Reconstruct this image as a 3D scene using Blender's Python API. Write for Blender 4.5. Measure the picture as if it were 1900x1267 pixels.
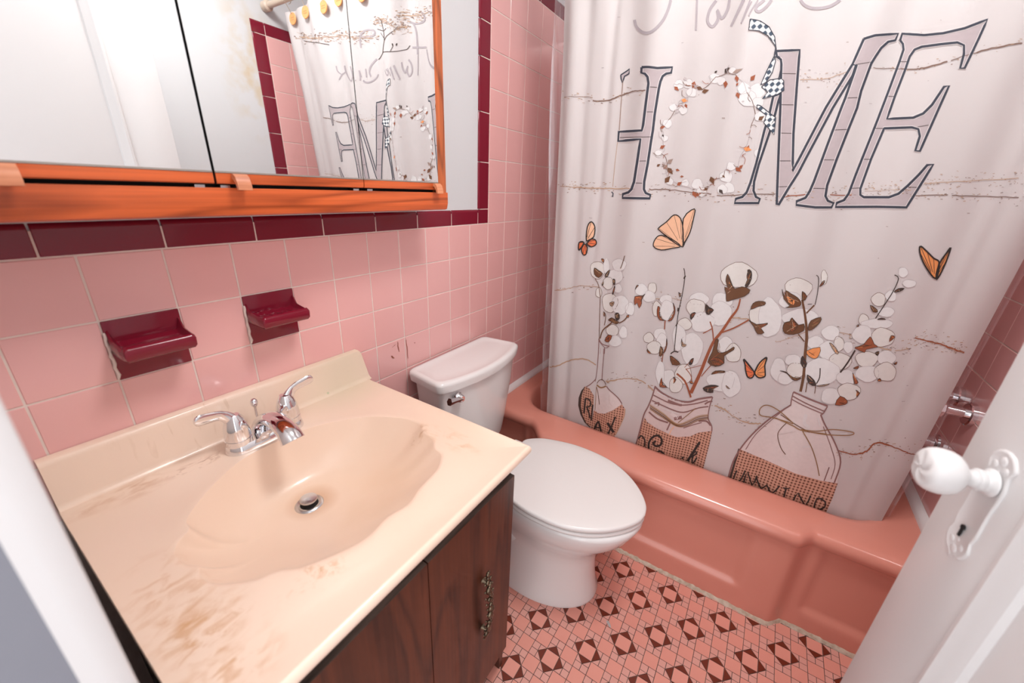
import bpy, bmesh, math, random
import numpy as np
from mathutils import Vector, Matrix
from mathutils.geometry import tessellate_polygon

# ------------------------------------------------------------------ scene, camera, light
scene = bpy.context.scene
for o in list(bpy.data.objects):
    bpy.data.objects.remove(o, do_unlink=True)
COL = scene.collection
PI = math.pi

CAM = Vector((0.9136, -0.0448, 1.2935))
CR = Vector((0.83783132, 0.54460096, 0.03805888))      # image right in the room
CD = Vector((0.22590716, -0.2823884, -0.93232116))     # image down
CF = Vector((-0.49699561, 0.78972564, -0.3596231))     # view direction
FPX = 733.31                                           # focal length for a 1900 px wide frame
camd = bpy.data.cameras.new('camera')
camd.sensor_width = 36.0
camd.lens = FPX * 36.0 / 1900.0
camd.clip_start = 0.01
camd.dof.use_dof = True
camd.dof.focus_distance = 1.25
camd.dof.aperture_fstop = 3.2
cam = bpy.data.objects.new('camera', camd)
COL.objects.link(cam)
cam.matrix_world = Matrix(((CR.x, -CD.x, -CF.x, CAM.x), (CR.y, -CD.y, -CF.y, CAM.y), (CR.z, -CD.z, -CF.z, CAM.z), (0, 0, 0, 1)))
scene.camera = cam

world = bpy.data.worlds.new('world')
scene.world = world
world.use_nodes = True
bg = world.node_tree.nodes['Background']
bg.inputs[0].default_value = (0.97, 0.97, 1.0, 1)      # daylight of the hallway, enters by the open doorway
bg.inputs[1].default_value = 2.2
LAMP = 41.0                                            # emission of the ceiling globe
scene.view_settings.view_transform = 'Standard'
scene.view_settings.look = 'None'
scene.view_settings.gamma = 1.0
scene.view_settings.use_curve_mapping = False
scene.view_settings.exposure = 0.02

# room measures (metres, floor at z = 0, tiled wall with the basin at x = 0, bathtub across the far end)
W = 1.50            # width
YF = 1.93           # far wall behind the tub
YN = -0.05          # wall with the doorway
ZC = 2.42           # ceiling
T = 0.1095          # wall tile pitch
Z0 = 1.17           # top of the pink wainscot
RIM = 0.385         # tub rim
random.seed(7)

# ------------------------------------------------------------------ helpers
def srgb(r, g, b):
    f = lambda c: (c / 12.92 if c <= 0.04045 else ((c + 0.055) / 1.055) ** 2.4)
    return (f(r / 255), f(g / 255), f(b / 255), 1)

MATS = {}
def mat(name, col, rough=0.5, metal=0.0, coat=0.0, noise=0.0, nscale=20.0, bump=0.0, bscale=60.0, col2=None, spec=None, stretch=(1, 1, 1)):
    if name in MATS:
        return MATS[name]
    m = bpy.data.materials.new(name)
    m.use_nodes = True
    nt = m.node_tree
    b = nt.nodes['Principled BSDF']
    c = tuple(col[:3]) + (1,)
    b.inputs['Base Color'].default_value = c
    b.inputs['Roughness'].default_value = rough
    b.inputs['Metallic'].default_value = metal
    b.inputs['Coat Weight'].default_value = coat
    b.inputs['Coat Roughness'].default_value = 0.06
    if spec is not None:
        b.inputs['Specular IOR Level'].default_value = spec
    if noise or bump:
        tc = nt.nodes.new('ShaderNodeTexCoord')
        mp = nt.nodes.new('ShaderNodeMapping')
        mp.inputs['Scale'].default_value = stretch
        nt.links.new(tc.outputs['Object'], mp.inputs['Vector'])
    if noise:
        n = nt.nodes.new('ShaderNodeTexNoise')
        n.inputs['Scale'].default_value = nscale
        n.inputs['Detail'].default_value = 6
        nt.links.new(mp.outputs[0], n.inputs['Vector'])
        r = nt.nodes.new('ShaderNodeMix')
        r.data_type = 'RGBA'
        c2 = col2 if col2 else tuple(x * 0.6 for x in c[:3])
        r.inputs[6].default_value = c
        r.inputs[7].default_value = tuple(c2[:3]) + (1,)
        mr = nt.nodes.new('ShaderNodeMapRange')
        mr.inputs['From Min'].default_value = 0.38
        mr.inputs['From Max'].default_value = 0.68
        mr.inputs['To Max'].default_value = noise
        nt.links.new(n.outputs[0], mr.inputs[0])
        nt.links.new(mr.outputs[0], r.inputs[0])
        nt.links.new(r.outputs[2], b.inputs['Base Color'])
    if bump:
        n2 = nt.nodes.new('ShaderNodeTexNoise')
        n2.inputs['Scale'].default_value = bscale
        n2.inputs['Detail'].default_value = 4
        nt.links.new(mp.outputs[0], n2.inputs['Vector'])
        bp = nt.nodes.new('ShaderNodeBump')
        bp.inputs['Strength'].default_value = bump
        bp.inputs['Distance'].default_value = 0.002
        nt.links.new(n2.outputs[0], bp.inputs['Height'])
        nt.links.new(bp.outputs[0], b.inputs['Normal'])
    MATS[name] = m
    return m

WM = {}
def setp(o, parent):
    o.parent = parent
    o.matrix_parent_inverse = WM.get(parent.name, Matrix.Identity(4)).inverted()

def tag(o, label=None, cat=None, group=None, kind=None):
    if label: o['label'] = label
    if cat: o['category'] = cat
    if group: o['group'] = group
    if kind: o['kind'] = kind
    return o

def thing(name, label, cat, loc=(0, 0, 0), group=None, kind=None):
    o = bpy.data.objects.new(name, None)
    o.empty_display_size = 0.03
    COL.objects.link(o)
    o.location = loc
    WM[o.name] = Matrix.Translation(Vector(loc))
    return tag(o, label, cat, group, kind)

def link(name, me, parent=None, label=None):
    o = bpy.data.objects.new(name, me)
    COL.objects.link(o)
    if parent: setp(o, parent)
    if label: o['label'] = label
    return o

def mesh(name, verts, faces, m=None, parent=None, smooth=False, label=None, mi=None, mats=None, auto=None):
    me = bpy.data.meshes.new(name)
    me.from_pydata([tuple(v) for v in verts], [], [tuple(f) for f in faces])
    for k in (mats or ([m] if m else [])):
        me.materials.append(k)
    if mi is not None:
        me.polygons.foreach_set('material_index', mi)
    if smooth or auto:
        me.polygons.foreach_set('use_smooth', [True] * len(me.polygons))
        if auto:
            me.set_sharp_from_angle(angle=math.radians(auto))
    me.update()
    return link(name, me, parent, label)

def bm_obj(name, bm, m=None, parent=None, smooth=False, auto=None, label=None, mats=None):
    bmesh.ops.recalc_face_normals(bm, faces=bm.faces)
    me = bpy.data.meshes.new(name)
    bm.to_mesh(me); bm.free()
    for k in (mats or ([m] if m else [])):
        me.materials.append(k)
    if smooth or auto:
        me.polygons.foreach_set('use_smooth', [True] * len(me.polygons))
        if auto:
            me.set_sharp_from_angle(angle=math.radians(auto))
    return link(name, me, parent, label)

def add_box(bm, x0, x1, y0, y1, z0, z1, bev=0.0, seg=2, rot=None):
    r = bmesh.ops.create_cube(bm, size=1.0)
    vs = r['verts']
    for v in vs:
        v.co = Vector(((x0 + x1) / 2 + v.co.x * (x1 - x0), (y0 + y1) / 2 + v.co.y * (y1 - y0), (z0 + z1) / 2 + v.co.z * (z1 - z0)))
    if bev:
        es = list({e for v in vs for e in v.link_edges})
        g = bmesh.ops.bevel(bm, geom=es, offset=bev, segments=seg, profile=0.5, affect='EDGES')
        vs = g['verts']
    if rot is not None:
        bmesh.ops.transform(bm, matrix=rot, verts=vs)
    return vs

def box(name, x0, x1, y0, y1, z0, z1, m, parent=None, bev=0.0, seg=2, rot=None, label=None):
    bm = bmesh.new()
    add_box(bm, x0, x1, y0, y1, z0, z1, bev, seg, rot)
    return bm_obj(name, bm, m, parent, auto=35 if bev else None, label=label)

def loft(rings, cap0=True, cap1=True, closed=True):
    n = len(rings[0]); V = []; F = []
    for r in rings: V += [tuple(p) for p in r]
    for i in range(len(rings) - 1):
        for j in range(n if closed else n - 1):
            k = (j + 1) % n
            F.append((i * n + j, i * n + k, (i + 1) * n + k, (i + 1) * n + j))
    if cap0: F.append(tuple(range(n - 1, -1, -1)))
    if cap1: F.append(tuple((len(rings) - 1) * n + j for j in range(n)))
    return V, F

def lathe_pts(profile, n=24, origin=(0, 0, 0), axis='z', mtx=None):
    rings = []
    for r, h in profile:
        ring = []
        for j in range(n):
            a = 2 * PI * j / n
            p = Vector((r * math.cos(a), r * math.sin(a), h))
            if axis == 'x': p = Vector((p.z, p.x, p.y))
            if mtx is not None: p = mtx @ p
            ring.append(p + Vector(origin))
        rings.append(ring)
    return rings

def lathe(name, profile, m, parent=None, n=24, origin=(0, 0, 0), axis='z', mtx=None, auto=40, label=None):
    V, F = loft(lathe_pts(profile, n, origin, axis, mtx))
    return mesh(name, V, F, m, parent, auto=auto, label=label)

def tube_pts(path, rad, n=12):
    path = [Vector(p) for p in path]; rings = []
    up = None
    for i, p in enumerate(path):
        t = (path[min(i + 1, len(path) - 1)] - path[max(i - 1, 0)]).normalized()
        if up is None:
            up = Vector((0, 0, 1)) if abs(t.z) < 0.9 else Vector((1, 0, 0))
        s = t.cross(up).normalized(); up = s.cross(t).normalized()
        r = rad[i] if isinstance(rad, (list, tuple)) else rad
        ra, rb = r if isinstance(r, (list, tuple)) else (r, r)
        rings.append([p + s * (ra * math.cos(2 * PI * j / n)) + up * (rb * math.sin(2 * PI * j / n)) for j in range(n)])
    return rings

def tube(name, path, rad, m, parent=None, n=12, auto=50, label=None):
    V, F = loft(tube_pts(path, rad, n))
    return mesh(name, V, F, m, parent, auto=auto, label=label)

def spline(pts, per=8, closed=False):
    P = [Vector(p) for p in pts]; n = len(P); out = []
    rng = range(n) if closed else range(n - 1)
    for i in rng:
        g = lambda k: P[k % n] if closed else P[max(0, min(n - 1, k))]
        a, b, c, d = g(i - 1), g(i), g(i + 1), g(i + 2)
        for q in range(per):
            t = q / per
            out.append(0.5 * ((2 * b) + (c - a) * t + (2 * a - 5 * b + 4 * c - d) * t * t + (3 * b - a - 3 * c + d) * t ** 3))
    if not closed: out.append(P[-1])
    return out

def sm(a, b, x):
    t = max(0.0, min(1.0, (x - a) / (b - a)))
    return t * t * (3 - 2 * t)
# ------------------------------------------------------------------ materials
M_PINK = mat('pink_glaze', (0.81, 0.445, 0.425), 0.14, coat=0.3, noise=0.25, nscale=2.2, col2=(0.76, 0.385, 0.365), bump=0.03, bscale=9)
M_MAROON = mat('maroon_glaze', (0.195, 0.008, 0.024), 0.16, coat=0.08, bump=0.04, bscale=14, spec=0.4)
M_GROUT = mat('grout', (0.78, 0.66, 0.60), 0.85, noise=0.4, nscale=30, col2=(0.62, 0.48, 0.42))
M_GROUTF = mat('floor_grout', (0.07, 0.045, 0.04), 0.9, noise=0.6, nscale=14, col2=(0.22, 0.15, 0.12))
M_PLASTER = mat('white_paint', (0.66, 0.67, 0.68), 0.55, bump=0.08, bscale=40)
M_WHITEGLOSS = mat('white_enamel_paint', (0.70, 0.685, 0.68), 0.3, bump=0.08, bscale=35)
M_CEIL = mat('ceiling_paint', (0.82, 0.81, 0.80), 0.7)
M_CHROME = mat('chrome', (0.82, 0.82, 0.84), 0.06, metal=1.0)
M_STEEL = mat('brushed_steel', (0.55, 0.55, 0.56), 0.25, metal=1.0)
M_DARK = mat('painted_gap_shade', (0.012, 0.010, 0.010), 0.8)  # near black, shade inside gaps, seams and holes put into the colour
M_MIRROR = mat('mirror_silver', (0.90, 0.91, 0.91), 0.012, metal=1.0)
M_PORC = mat('white_porcelain', (0.80, 0.775, 0.76), 0.12, coat=0.4)
M_SEAT = mat('white_seat_plastic', (0.80, 0.765, 0.745), 0.25)
M_TUB = mat('pink_tub_enamel', (0.71, 0.285, 0.215), 0.2, coat=0.25, noise=0.2, nscale=3, col2=(0.64, 0.25, 0.195))
M_FPINK = mat('floor_pale_tile', (0.76, 0.325, 0.255), 0.42, noise=0.35, nscale=6, col2=(0.68, 0.275, 0.21))
M_FSMALL = mat('floor_greyish_tile', (0.72, 0.36, 0.30), 0.42, noise=0.3, nscale=9, col2=(0.64, 0.30, 0.245))
M_FDARK = mat('floor_russet_tile', (0.165, 0.022, 0.006), 0.38, noise=0.3, nscale=9)
M_CAULK = mat('old_caulk', (0.60, 0.50, 0.40), 0.7, noise=0.7, nscale=55, col2=(0.32, 0.22, 0.14), bump=0.4, bscale=90)
M_WTRIM = mat('white_trim_tile', (0.78, 0.73, 0.72), 0.3)
M_BRASS = mat('antique_bronze', (0.20, 0.15, 0.10), 0.32, metal=0.9, noise=0.8, nscale=120, col2=(0.05, 0.035, 0.025))

def wood(name, c1, c2, axis, scale, rough, dist=6.0, coat=0.1, fine=0.5, cath=True):
    """long grain along one axis: stretched noise bands plus fine pores"""
    m = bpy.data.materials.new(name); m.use_nodes = True; nt = m.node_tree; b = nt.nodes['Principled BSDF']
    tc = nt.nodes.new('ShaderNodeTexCoord'); mp = nt.nodes.new('ShaderNodeMapping')
    s = [scale] * 3; s[axis] = scale * 0.12
    mp.inputs['Scale'].default_value = s
    nt.links.new(tc.outputs['Object'], mp.inputs[0])
    n1 = nt.nodes.new('ShaderNodeTexNoise'); n1.inputs['Scale'].default_value = 1.0; n1.inputs['Detail'].default_value = 2; n1.inputs['Distortion'].default_value = 0.4
    nt.links.new(mp.outputs[0], n1.inputs['Vector'])
    mul = nt.nodes.new('ShaderNodeMath'); mul.operation = 'MULTIPLY'; mul.inputs[1].default_value = dist
    nt.links.new(n1.outputs[0], mul.inputs[0])
    fr = nt.nodes.new('ShaderNodeMath'); fr.operation = 'PINGPONG'; fr.inputs[1].default_value = 0.5
    nt.links.new(mul.outputs[0], fr.inputs[0])
    mp2 = nt.nodes.new('ShaderNodeMapping'); s2 = [scale * 14] * 3; s2[axis] = scale * 0.35
    mp2.inputs['Scale'].default_value = s2
    nt.links.new(tc.outputs['Object'], mp2.inputs[0])
    n2 = nt.nodes.new('ShaderNodeTexNoise'); n2.inputs['Scale'].default_value = 1.0; n2.inputs['Detail'].default_value = 3
    nt.links.new(mp2.outputs[0], n2.inputs['Vector'])
    mr = nt.nodes.new('ShaderNodeMapRange'); mr.inputs['From Min'].default_value = 0.02; mr.inputs['From Max'].default_value = 0.26
    nt.links.new(fr.outputs[0], mr.inputs[0])
    mr2 = nt.nodes.new('ShaderNodeMapRange'); mr2.inputs['From Min'].default_value = 0.35; mr2.inputs['From Max'].default_value = 0.7
    nt.links.new(n2.outputs[0], mr2.inputs[0])
    mx = nt.nodes.new('ShaderNodeMix'); mx.inputs[0].default_value = fine
    nt.links.new(mr.outputs[0], mx.inputs[2]); nt.links.new(mr2.outputs[0], mx.inputs[3])
    cr = nt.nodes.new('ShaderNodeMix'); cr.data_type = 'RGBA'
    cr.inputs[6].default_value = tuple(c1) + (1,); cr.inputs[7].default_value = tuple(c2) + (1,)
    nt.links.new(mx.outputs[0], cr.inputs[0]); nt.links.new(cr.outputs[2], b.inputs['Base Color'])
    bp = nt.nodes.new('ShaderNodeBump'); bp.inputs['Strength'].default_value = 0.12; bp.inputs['Distance'].default_value = 0.001
    nt.links.new(mx.outputs[0], bp.inputs['Height']); nt.links.new(bp.outputs[0], b.inputs['Normal'])
    b.inputs['Roughness'].default_value = rough
    b.inputs['Coat Weight'].default_value = coat
    return m
M_OAK_Y = wood('oak_stain_along', (0.30, 0.050, 0.011), (0.78, 0.155, 0.040), 1, 9.0, 0.35, dist=7.0, fine=0.42)
M_OAK_Z = wood('oak_stain_upright', (0.20, 0.045, 0.012), (0.60, 0.145, 0.040), 2, 10.0, 0.35, dist=7.0, fine=0.42)
M_OAK_PULL = wood('pale_oak_pull', (0.42, 0.12, 0.05), (0.74, 0.30, 0.15), 1, 14.0, 0.4, dist=4.0, fine=0.5)
M_WALNUT = wood('dark_walnut_laminate', (0.020, 0.0055, 0.0028), (0.105, 0.026, 0.0095), 2, 8.0, 0.38, dist=7.0, fine=0.45)
M_WALNUT_EDGE = mat('worn_dark_edge', (0.12, 0.09, 0.075), 0.55, noise=0.9, nscale=60, col2=(0.012, 0.008, 0.006), stretch=(1, 0.15, 1))

def marble():
    m = bpy.data.materials.new('cream_cultured_marble'); m.use_nodes = True; nt = m.node_tree; b = nt.nodes['Principled BSDF']
    N = nt.nodes.new; L = nt.links.new
    tc = N('ShaderNodeTexCoord')
    def noise(scale, detail=5, dist=0.0, st=(1, 1, 1), rot=0.0):
        mp = N('ShaderNodeMapping'); mp.inputs['Scale'].default_value = st; mp.inputs['Rotation'].default_value = (0, 0, rot)
        L(tc.outputs['Object'], mp.inputs[0])
        n = N('ShaderNodeTexNoise'); n.inputs['Scale'].default_value = scale; n.inputs['Detail'].default_value = detail; n.inputs['Distortion'].default_value = dist
        L(mp.outputs[0], n.inputs['Vector']); return n.outputs[0]
    def rng(s, a, c, lo=0.0, hi=1.0):
        r = N('ShaderNodeMapRange'); r.inputs['From Min'].default_value = a; r.inputs['From Max'].default_value = c; r.inputs['To Min'].default_value = lo; r.inputs['To Max'].default_value = hi
        L(s, r.inputs[0]); return r.outputs[0]
    def math2(op, a, c):
        q = N('ShaderNodeMath'); q.operation = op
        for i, v in enumerate((a, c)):
            if isinstance(v, (int, float)): q.inputs[i].default_value = v
            else: L(v, q.inputs[i])
        return q.outputs[0]
    def mix(f, a, c):
        q = N('ShaderNodeMix'); q.data_type = 'RGBA'
        L(f, q.inputs[0])
        for i, v in ((6, a), (7, c)):
            if isinstance(v, tuple): q.inputs[i].default_value = v + (1,)
            else: L(v, q.inputs[i])
        return q.outputs[2]
    def spot(cx, cy, r0, r1, sx=1.0, sy=1.0, cz=None):
        sub = N('ShaderNodeVectorMath'); sub.operation = 'SUBTRACT'; L(tc.outputs['Object'], sub.inputs[0]); sub.inputs[1].default_value = (cx, cy, cz or 0)
        sc = N('ShaderNodeVectorMath'); sc.operation = 'MULTIPLY'; L(sub.outputs[0], sc.inputs[0]); sc.inputs[1].default_value = (1 / sx, 1 / sy, 0 if cz is None else 1)
        ln = N('ShaderNodeVectorMath'); ln.operation = 'LENGTH'; L(sc.outputs[0], ln.inputs[0])
        return rng(ln.outputs['Value'], r0, r1, 1.0, 0.0)
    base = mix(rng(noise(2.2, 2), 0.3, 0.75), (0.88, 0.69, 0.56), (0.86, 0.645, 0.495))
    # rusty rubbed stains: granular streaky patches in the front left and front right corners
    brown = (0.60, 0.30, 0.115)
    def patch(c, nz, sp, k, col):
        return mix(math2('MULTIPLY', math2('MULTIPLY', nz, sp), k), c, col)
    g1 = math2('MULTIPLY', rng(noise(75, 10, 0.6, (1.0, 0.5, 1), 0.25), 0.44, 0.62), rng(noise(16, 4, 0.5), 0.38, 0.60))
    c = patch(base, g1, spot(0.45, 0.035, 0.03, 0.115, 1.0, 0.62), 0.85, brown)
    g1b = rng(noise(60, 9, 0.8, (1.0, 0.5, 1), 0.25), 0.50, 0.66)
    c = patch(c, g1b, spot(0.36, 0.03, 0.02, 0.12, 1.1, 0.5), 0.5, brown)
    g2 = math2('MULTIPLY', rng(noise(70, 10, 0.6, (0.4, 1.0, 1), -0.25), 0.45, 0.62), rng(noise(20, 4, 0.5), 0.40, 0.60))
    c = patch(c, g2, spot(0.415, 0.515, 0.01, 0.07, 1.25, 0.6), 0.85, (0.58, 0.33, 0.13))
    g3 = math2('MULTIPLY', rng(noise(80, 8, 1.0), 0.46, 0.60), rng(noise(22, 4, 1.5), 0.44, 0.60))
    c = patch(c, g3, spot(0.468, 0.165, 0.0, 0.055, 0.75, 1.2), 0.8, brown)
    g4 = math2('MULTIPLY', rng(noise(60, 8, 0.8, (1.0, 0.5, 1)), 0.42, 0.62), rng(noise(18, 4), 0.36, 0.60))
    c = patch(c, g4, spot(0.062, 0.055, 0.0, 0.085, 0.45, 1.1), 0.75, (0.52, 0.24, 0.09))
    g5 = rng(noise(46, 8, 2.2, (1.0, 0.6, 1)), 0.53, 0.60)
    c = patch(c, g5, spot(0.072, 0.165, 0.0, 0.06, 0.35, 1.1), 0.7, (0.36, 0.15, 0.06))
    g6 = rng(noise(60, 6, 1.0), 0.5, 0.62)
    c = patch(c, g6, spot(0.33, 0.50, 0.0, 0.03), 0.7, (0.50, 0.26, 0.10))
    # yellowish wash on the basin floor and grime round the drain
    f5 = math2('MULTIPLY', math2('MULTIPLY', rng(noise(6, 3), 0.3, 0.75), spot(0.31, 0.32, 0.02, 0.19)), 0.6)
    c = mix(f5, c, (0.72, 0.47, 0.27))
    f6 = math2('MULTIPLY', spot(0.221, 0.29, 0.022, 0.055), 0.55)
    c = mix(f6, c, (0.55, 0.28, 0.13))
    # greenish bloom on the back right, a green speck and thin brown runs on the splash
    f7 = math2('MULTIPLY', spot(0.02, 0.52, 0.02, 0.16, 0.8, 1.0), 0.45)
    c = mix(f7, c, (0.56, 0.52, 0.36))
    f8 = math2('MULTIPLY', spot(0.022, 0.472, 0.002, 0.006, 1, 1, 0.775), 0.95)
    c = mix(f8, c, (0.05, 0.36, 0.06))
    runs = rng(noise(90, 4, 0.5, (1, 1.0, 0.2)), 0.60, 0.70)
    f9 = math2('MULTIPLY', math2('MULTIPLY', runs, spot(0.015, 0.2, 0.03, 0.16, 0.2, 1)), 0.3)
    c = mix(f9, c, (0.50, 0.30, 0.15))
    L(c, b.inputs['Base Color'])
    b.inputs['Roughness'].default_value = 0.3
    b.inputs['Coat Weight'].default_value = 0.2
    b.inputs['Subsurface Weight'].default_value = 0.0
    return m
M_MARBLE = marble()
# ------------------------------------------------------------------ room shell
def struct(o):
    o['kind'] = 'structure'
    return o

TH = 0.006
floor = struct(box('floor', -0.10, W + 0.10, YN - 0.55, YF + 0.10, -0.10, -0.0012, M_GROUTF))
ceiling = struct(box('ceiling', -0.10, W + 0.10, YN - 0.10, YF + 0.10, ZC, ZC + 0.08, M_CEIL))
wall_left = struct(box('wall_left', -0.12, -0.0045, YN - 0.10, YF + 0.10, -0.02, ZC, M_PLASTER))
def stained_plaster():
    """white paint with yellowed, flaking patches beside the tile border"""
    m = M_PLASTER.copy(); m.name = 'stained_white_paint'; nt = m.node_tree; b = nt.nodes['Principled BSDF']; N = nt.nodes.new; L = nt.links.new
    tc = N('ShaderNodeTexCoord'); sb = N('ShaderNodeVectorMath'); sb.operation = 'SUBTRACT'; sb.inputs[1].default_value = (W, 1.12, 1.80); L(tc.outputs['Object'], sb.inputs[0])
    sc = N('ShaderNodeVectorMath'); sc.operation = 'MULTIPLY'; sc.inputs[1].default_value = (0, 1 / 0.16, 1 / 0.34); L(sb.outputs[0], sc.inputs[0])
    ln = N('ShaderNodeVectorMath'); ln.operation = 'LENGTH'; L(sc.outputs[0], ln.inputs[0])
    mr = N('ShaderNodeMapRange'); mr.inputs['From Min'].default_value = 0.2; mr.inputs['From Max'].default_value = 1.0; mr.inputs['To Min'].default_value = 1; mr.inputs['To Max'].default_value = 0; L(ln.outputs['Value'], mr.inputs[0])
    n = N('ShaderNodeTexNoise'); n.inputs['Scale'].default_value = 13; n.inputs['Detail'].default_value = 8; L(tc.outputs['Object'], n.inputs['Vector'])
    m2_ = N('ShaderNodeMapRange'); m2_.inputs['From Min'].default_value = 0.46; m2_.inputs['From Max'].default_value = 0.66; L(n.outputs[0], m2_.inputs[0])
    mu = N('ShaderNodeMath'); mu.operation = 'MULTIPLY'; L(mr.outputs[0], mu.inputs[0]); L(m2_.outputs[0], mu.inputs[1])
    mx = N('ShaderNodeMix'); mx.data_type = 'RGBA'; mx.inputs[6].default_value = (0.66, 0.67, 0.68, 1); mx.inputs[7].default_value = (0.62, 0.52, 0.38, 1); L(mu.outputs[0], mx.inputs[0]); L(mx.outputs[2], b.inputs['Base Color'])
    return m
wall_right = struct(box('wall_right', W + 0.0045, W + 0.12, YN - 0.10, YF + 0.10, -0.02, ZC, stained_plaster()))
wall_back = struct(box('wall_back', -0.12, W + 0.12, YF, YF + 0.12, -0.02, ZC, M_PLASTER))

# wall with the doorway: two stretches and the piece over the opening
DX0, DX1, DZ = 0.585, 1.275, 2.03
bm = bmesh.new()
add_box(bm, -0.02, DX0, YN - 0.11, YN, -0.02, ZC)
add_box(bm, DX1, W + 0.02, YN - 0.11, YN, -0.02, ZC)
add_box(bm, DX0, DX1, YN - 0.11, YN, DZ, ZC)
wall_front = struct(bm_obj('wall_front', bm, M_PLASTER))

# white door casing with a stepped profile, and the jamb lining
trim_1 = thing('trim_1', 'white painted door casing around the doorway beside the vanity', None, (DX0, YN, 0), kind='structure')
def casing(x_in, sgn):
    prof = [(0.0, 0.0), (0.0, 0.0130), (0.0015, 0.0145), (0.050, 0.0145), (0.058, 0.0135), (0.064, 0.010), (0.072, 0.009), (0.075, 0.0)]
    rings = [[Vector((x_in - sgn * a, YN + d, z)) for a, d in prof] for z in (0.0, DZ + 0.07)]
    V, F = loft(rings)
    return mesh('casing_board', V, F, M_WHITEGLOSS, trim_1, auto=50)
casing(DX0 + 0.004, 1); casing(DX1 - 0.004, -1)
box('casing_head', DX0 + 0.004, DX1 - 0.004, YN, YN + 0.013, DZ, DZ + 0.07, M_WHITEGLOSS, trim_1)
M_JAMB_DIM = mat('dimmed_jamb_grey', (0.22, 0.225, 0.26), 0.5)  # jamb colour darkened to look dim beside the doorway light, shade in the paint
box('jamb', DX0 - 0.001, DX0 + 0.0035, YN - 0.112, YN - 0.008, 0, DZ, M_JAMB_DIM, trim_1)
box('jamb_edge', DX0 - 0.001, DX0 + 0.0038, YN - 0.008, YN, 0, DZ, M_WHITEGLOSS, trim_1)
box('jamb', DX1 - 0.012, DX1 + 0.001, YN - 0.112, YN, 0, DZ, M_JAMB_DIM, trim_1)
box('jamb_head', DX0, DX1, YN - 0.112, YN, DZ - 0.012, DZ, M_WHITEGLOSS, trim_1)

# ------------------------------------------------------------------ wall tiles, each one a piece
GAP = 0.0028
tcache = {}
def tile_me(w, h, m, b=0.0011):
    key = (round(w, 4), round(h, 4), m.name)
    if key in tcache: return tcache[key]
    y, z = w / 2 - GAP / 2, h / 2 - GAP / 2
    V = [(-TH, -y, -z), (-TH, y, -z), (-TH, y, z), (-TH, -y, z),
         (-b, -y, -z), (-b, y, -z), (-b, y, z), (-b, -y, z),
         (0, -y + b, -z + b), (0, y - b, -z + b), (0, y - b, z - b), (0, -y + b, z - b)]
    F = [(8, 9, 10, 11)]
    for i in range(4):
        j = (i + 1) % 4
        F += [(4 + i, 4 + j, 8 + j, 8 + i), (i, j, 4 + j, 4 + i)]
    me = bpy.data.meshes.new('wall_tile'); me.from_pydata(V, [], F); me.materials.append(m)
    tcache[key] = me
    return me

def bull_me(L, w, m):
    """bullnose strip: long side along y, rounded edge at +z, facing +x"""
    key = ('b', round(L, 4), round(w, 4), m.name)
    if key in tcache: return tcache[key]
    prof = [(-TH - 0.002, -w / 2 + GAP / 2), (-0.001, -w / 2 + GAP / 2), (0.0, -w / 2 + GAP / 2 + 0.001)]
    r = 0.011
    for i in range(6):
        a = i / 5 * PI / 2
        prof.append((0.0005 - r * 0.75 * (1 - math.cos(a)), w / 2 - r + r * math.sin(a)))
    prof.append((-TH - 0.004, w / 2))
    y = L / 2 - GAP / 2
    rings = [[(x - (0.001 if e else 0), s * (y - (0 if e else 0.001)), z) for x, z in prof] for s, e in ((-1, 1), (-1, 0), (1, 0), (1, 1))]
    V, F = loft(rings)
    me = bpy.data.meshes.new('border_tile'); me.from_pydata(V, [], F); me.materials.append(m)
    me.polygons.foreach_set('use_smooth', [True] * len(me.polygons)); me.set_sharp_from_angle(angle=math.radians(30))
    tcache[key] = me
    return me

def put(name, me, parent, loc, rot):
    o = bpy.data.objects.new(name, me); COL.objects.link(o)
    o.matrix_world = Matrix.Translation(Vector(loc)) @ rot
    o.parent = parent
    return o

def jit(a=0.0022):
    return Matrix.Rotation(random.gauss(0, a), 4, 'Z') @ Matrix.Rotation(random.gauss(0, a), 4, 'Y')

BY = 11 * T          # where the alcove tiles begin
ZT = Z0 + 7 * T      # top of the alcove tiles
VB = 0.062           # width of the upright border
HB = 0.051           # height of the border strips

def grout(parent, side):
    f = 1 if side == 'l' else -1
    x = 0.0 if side == 'l' else W
    bm = bmesh.new()
    xs = sorted((x - f * 0.005, x - f * 0.0011))
    add_box(bm, xs[0], xs[1], YN, BY - VB + 0.012, 0.0, Z0 + HB - 0.012)
    add_box(bm, xs[0], xs[1], BY - VB + 0.012, YF, 0.0, ZT + HB - 0.012)
    return bm_obj('grout_bed', bm, M_GROUT, parent)

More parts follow.
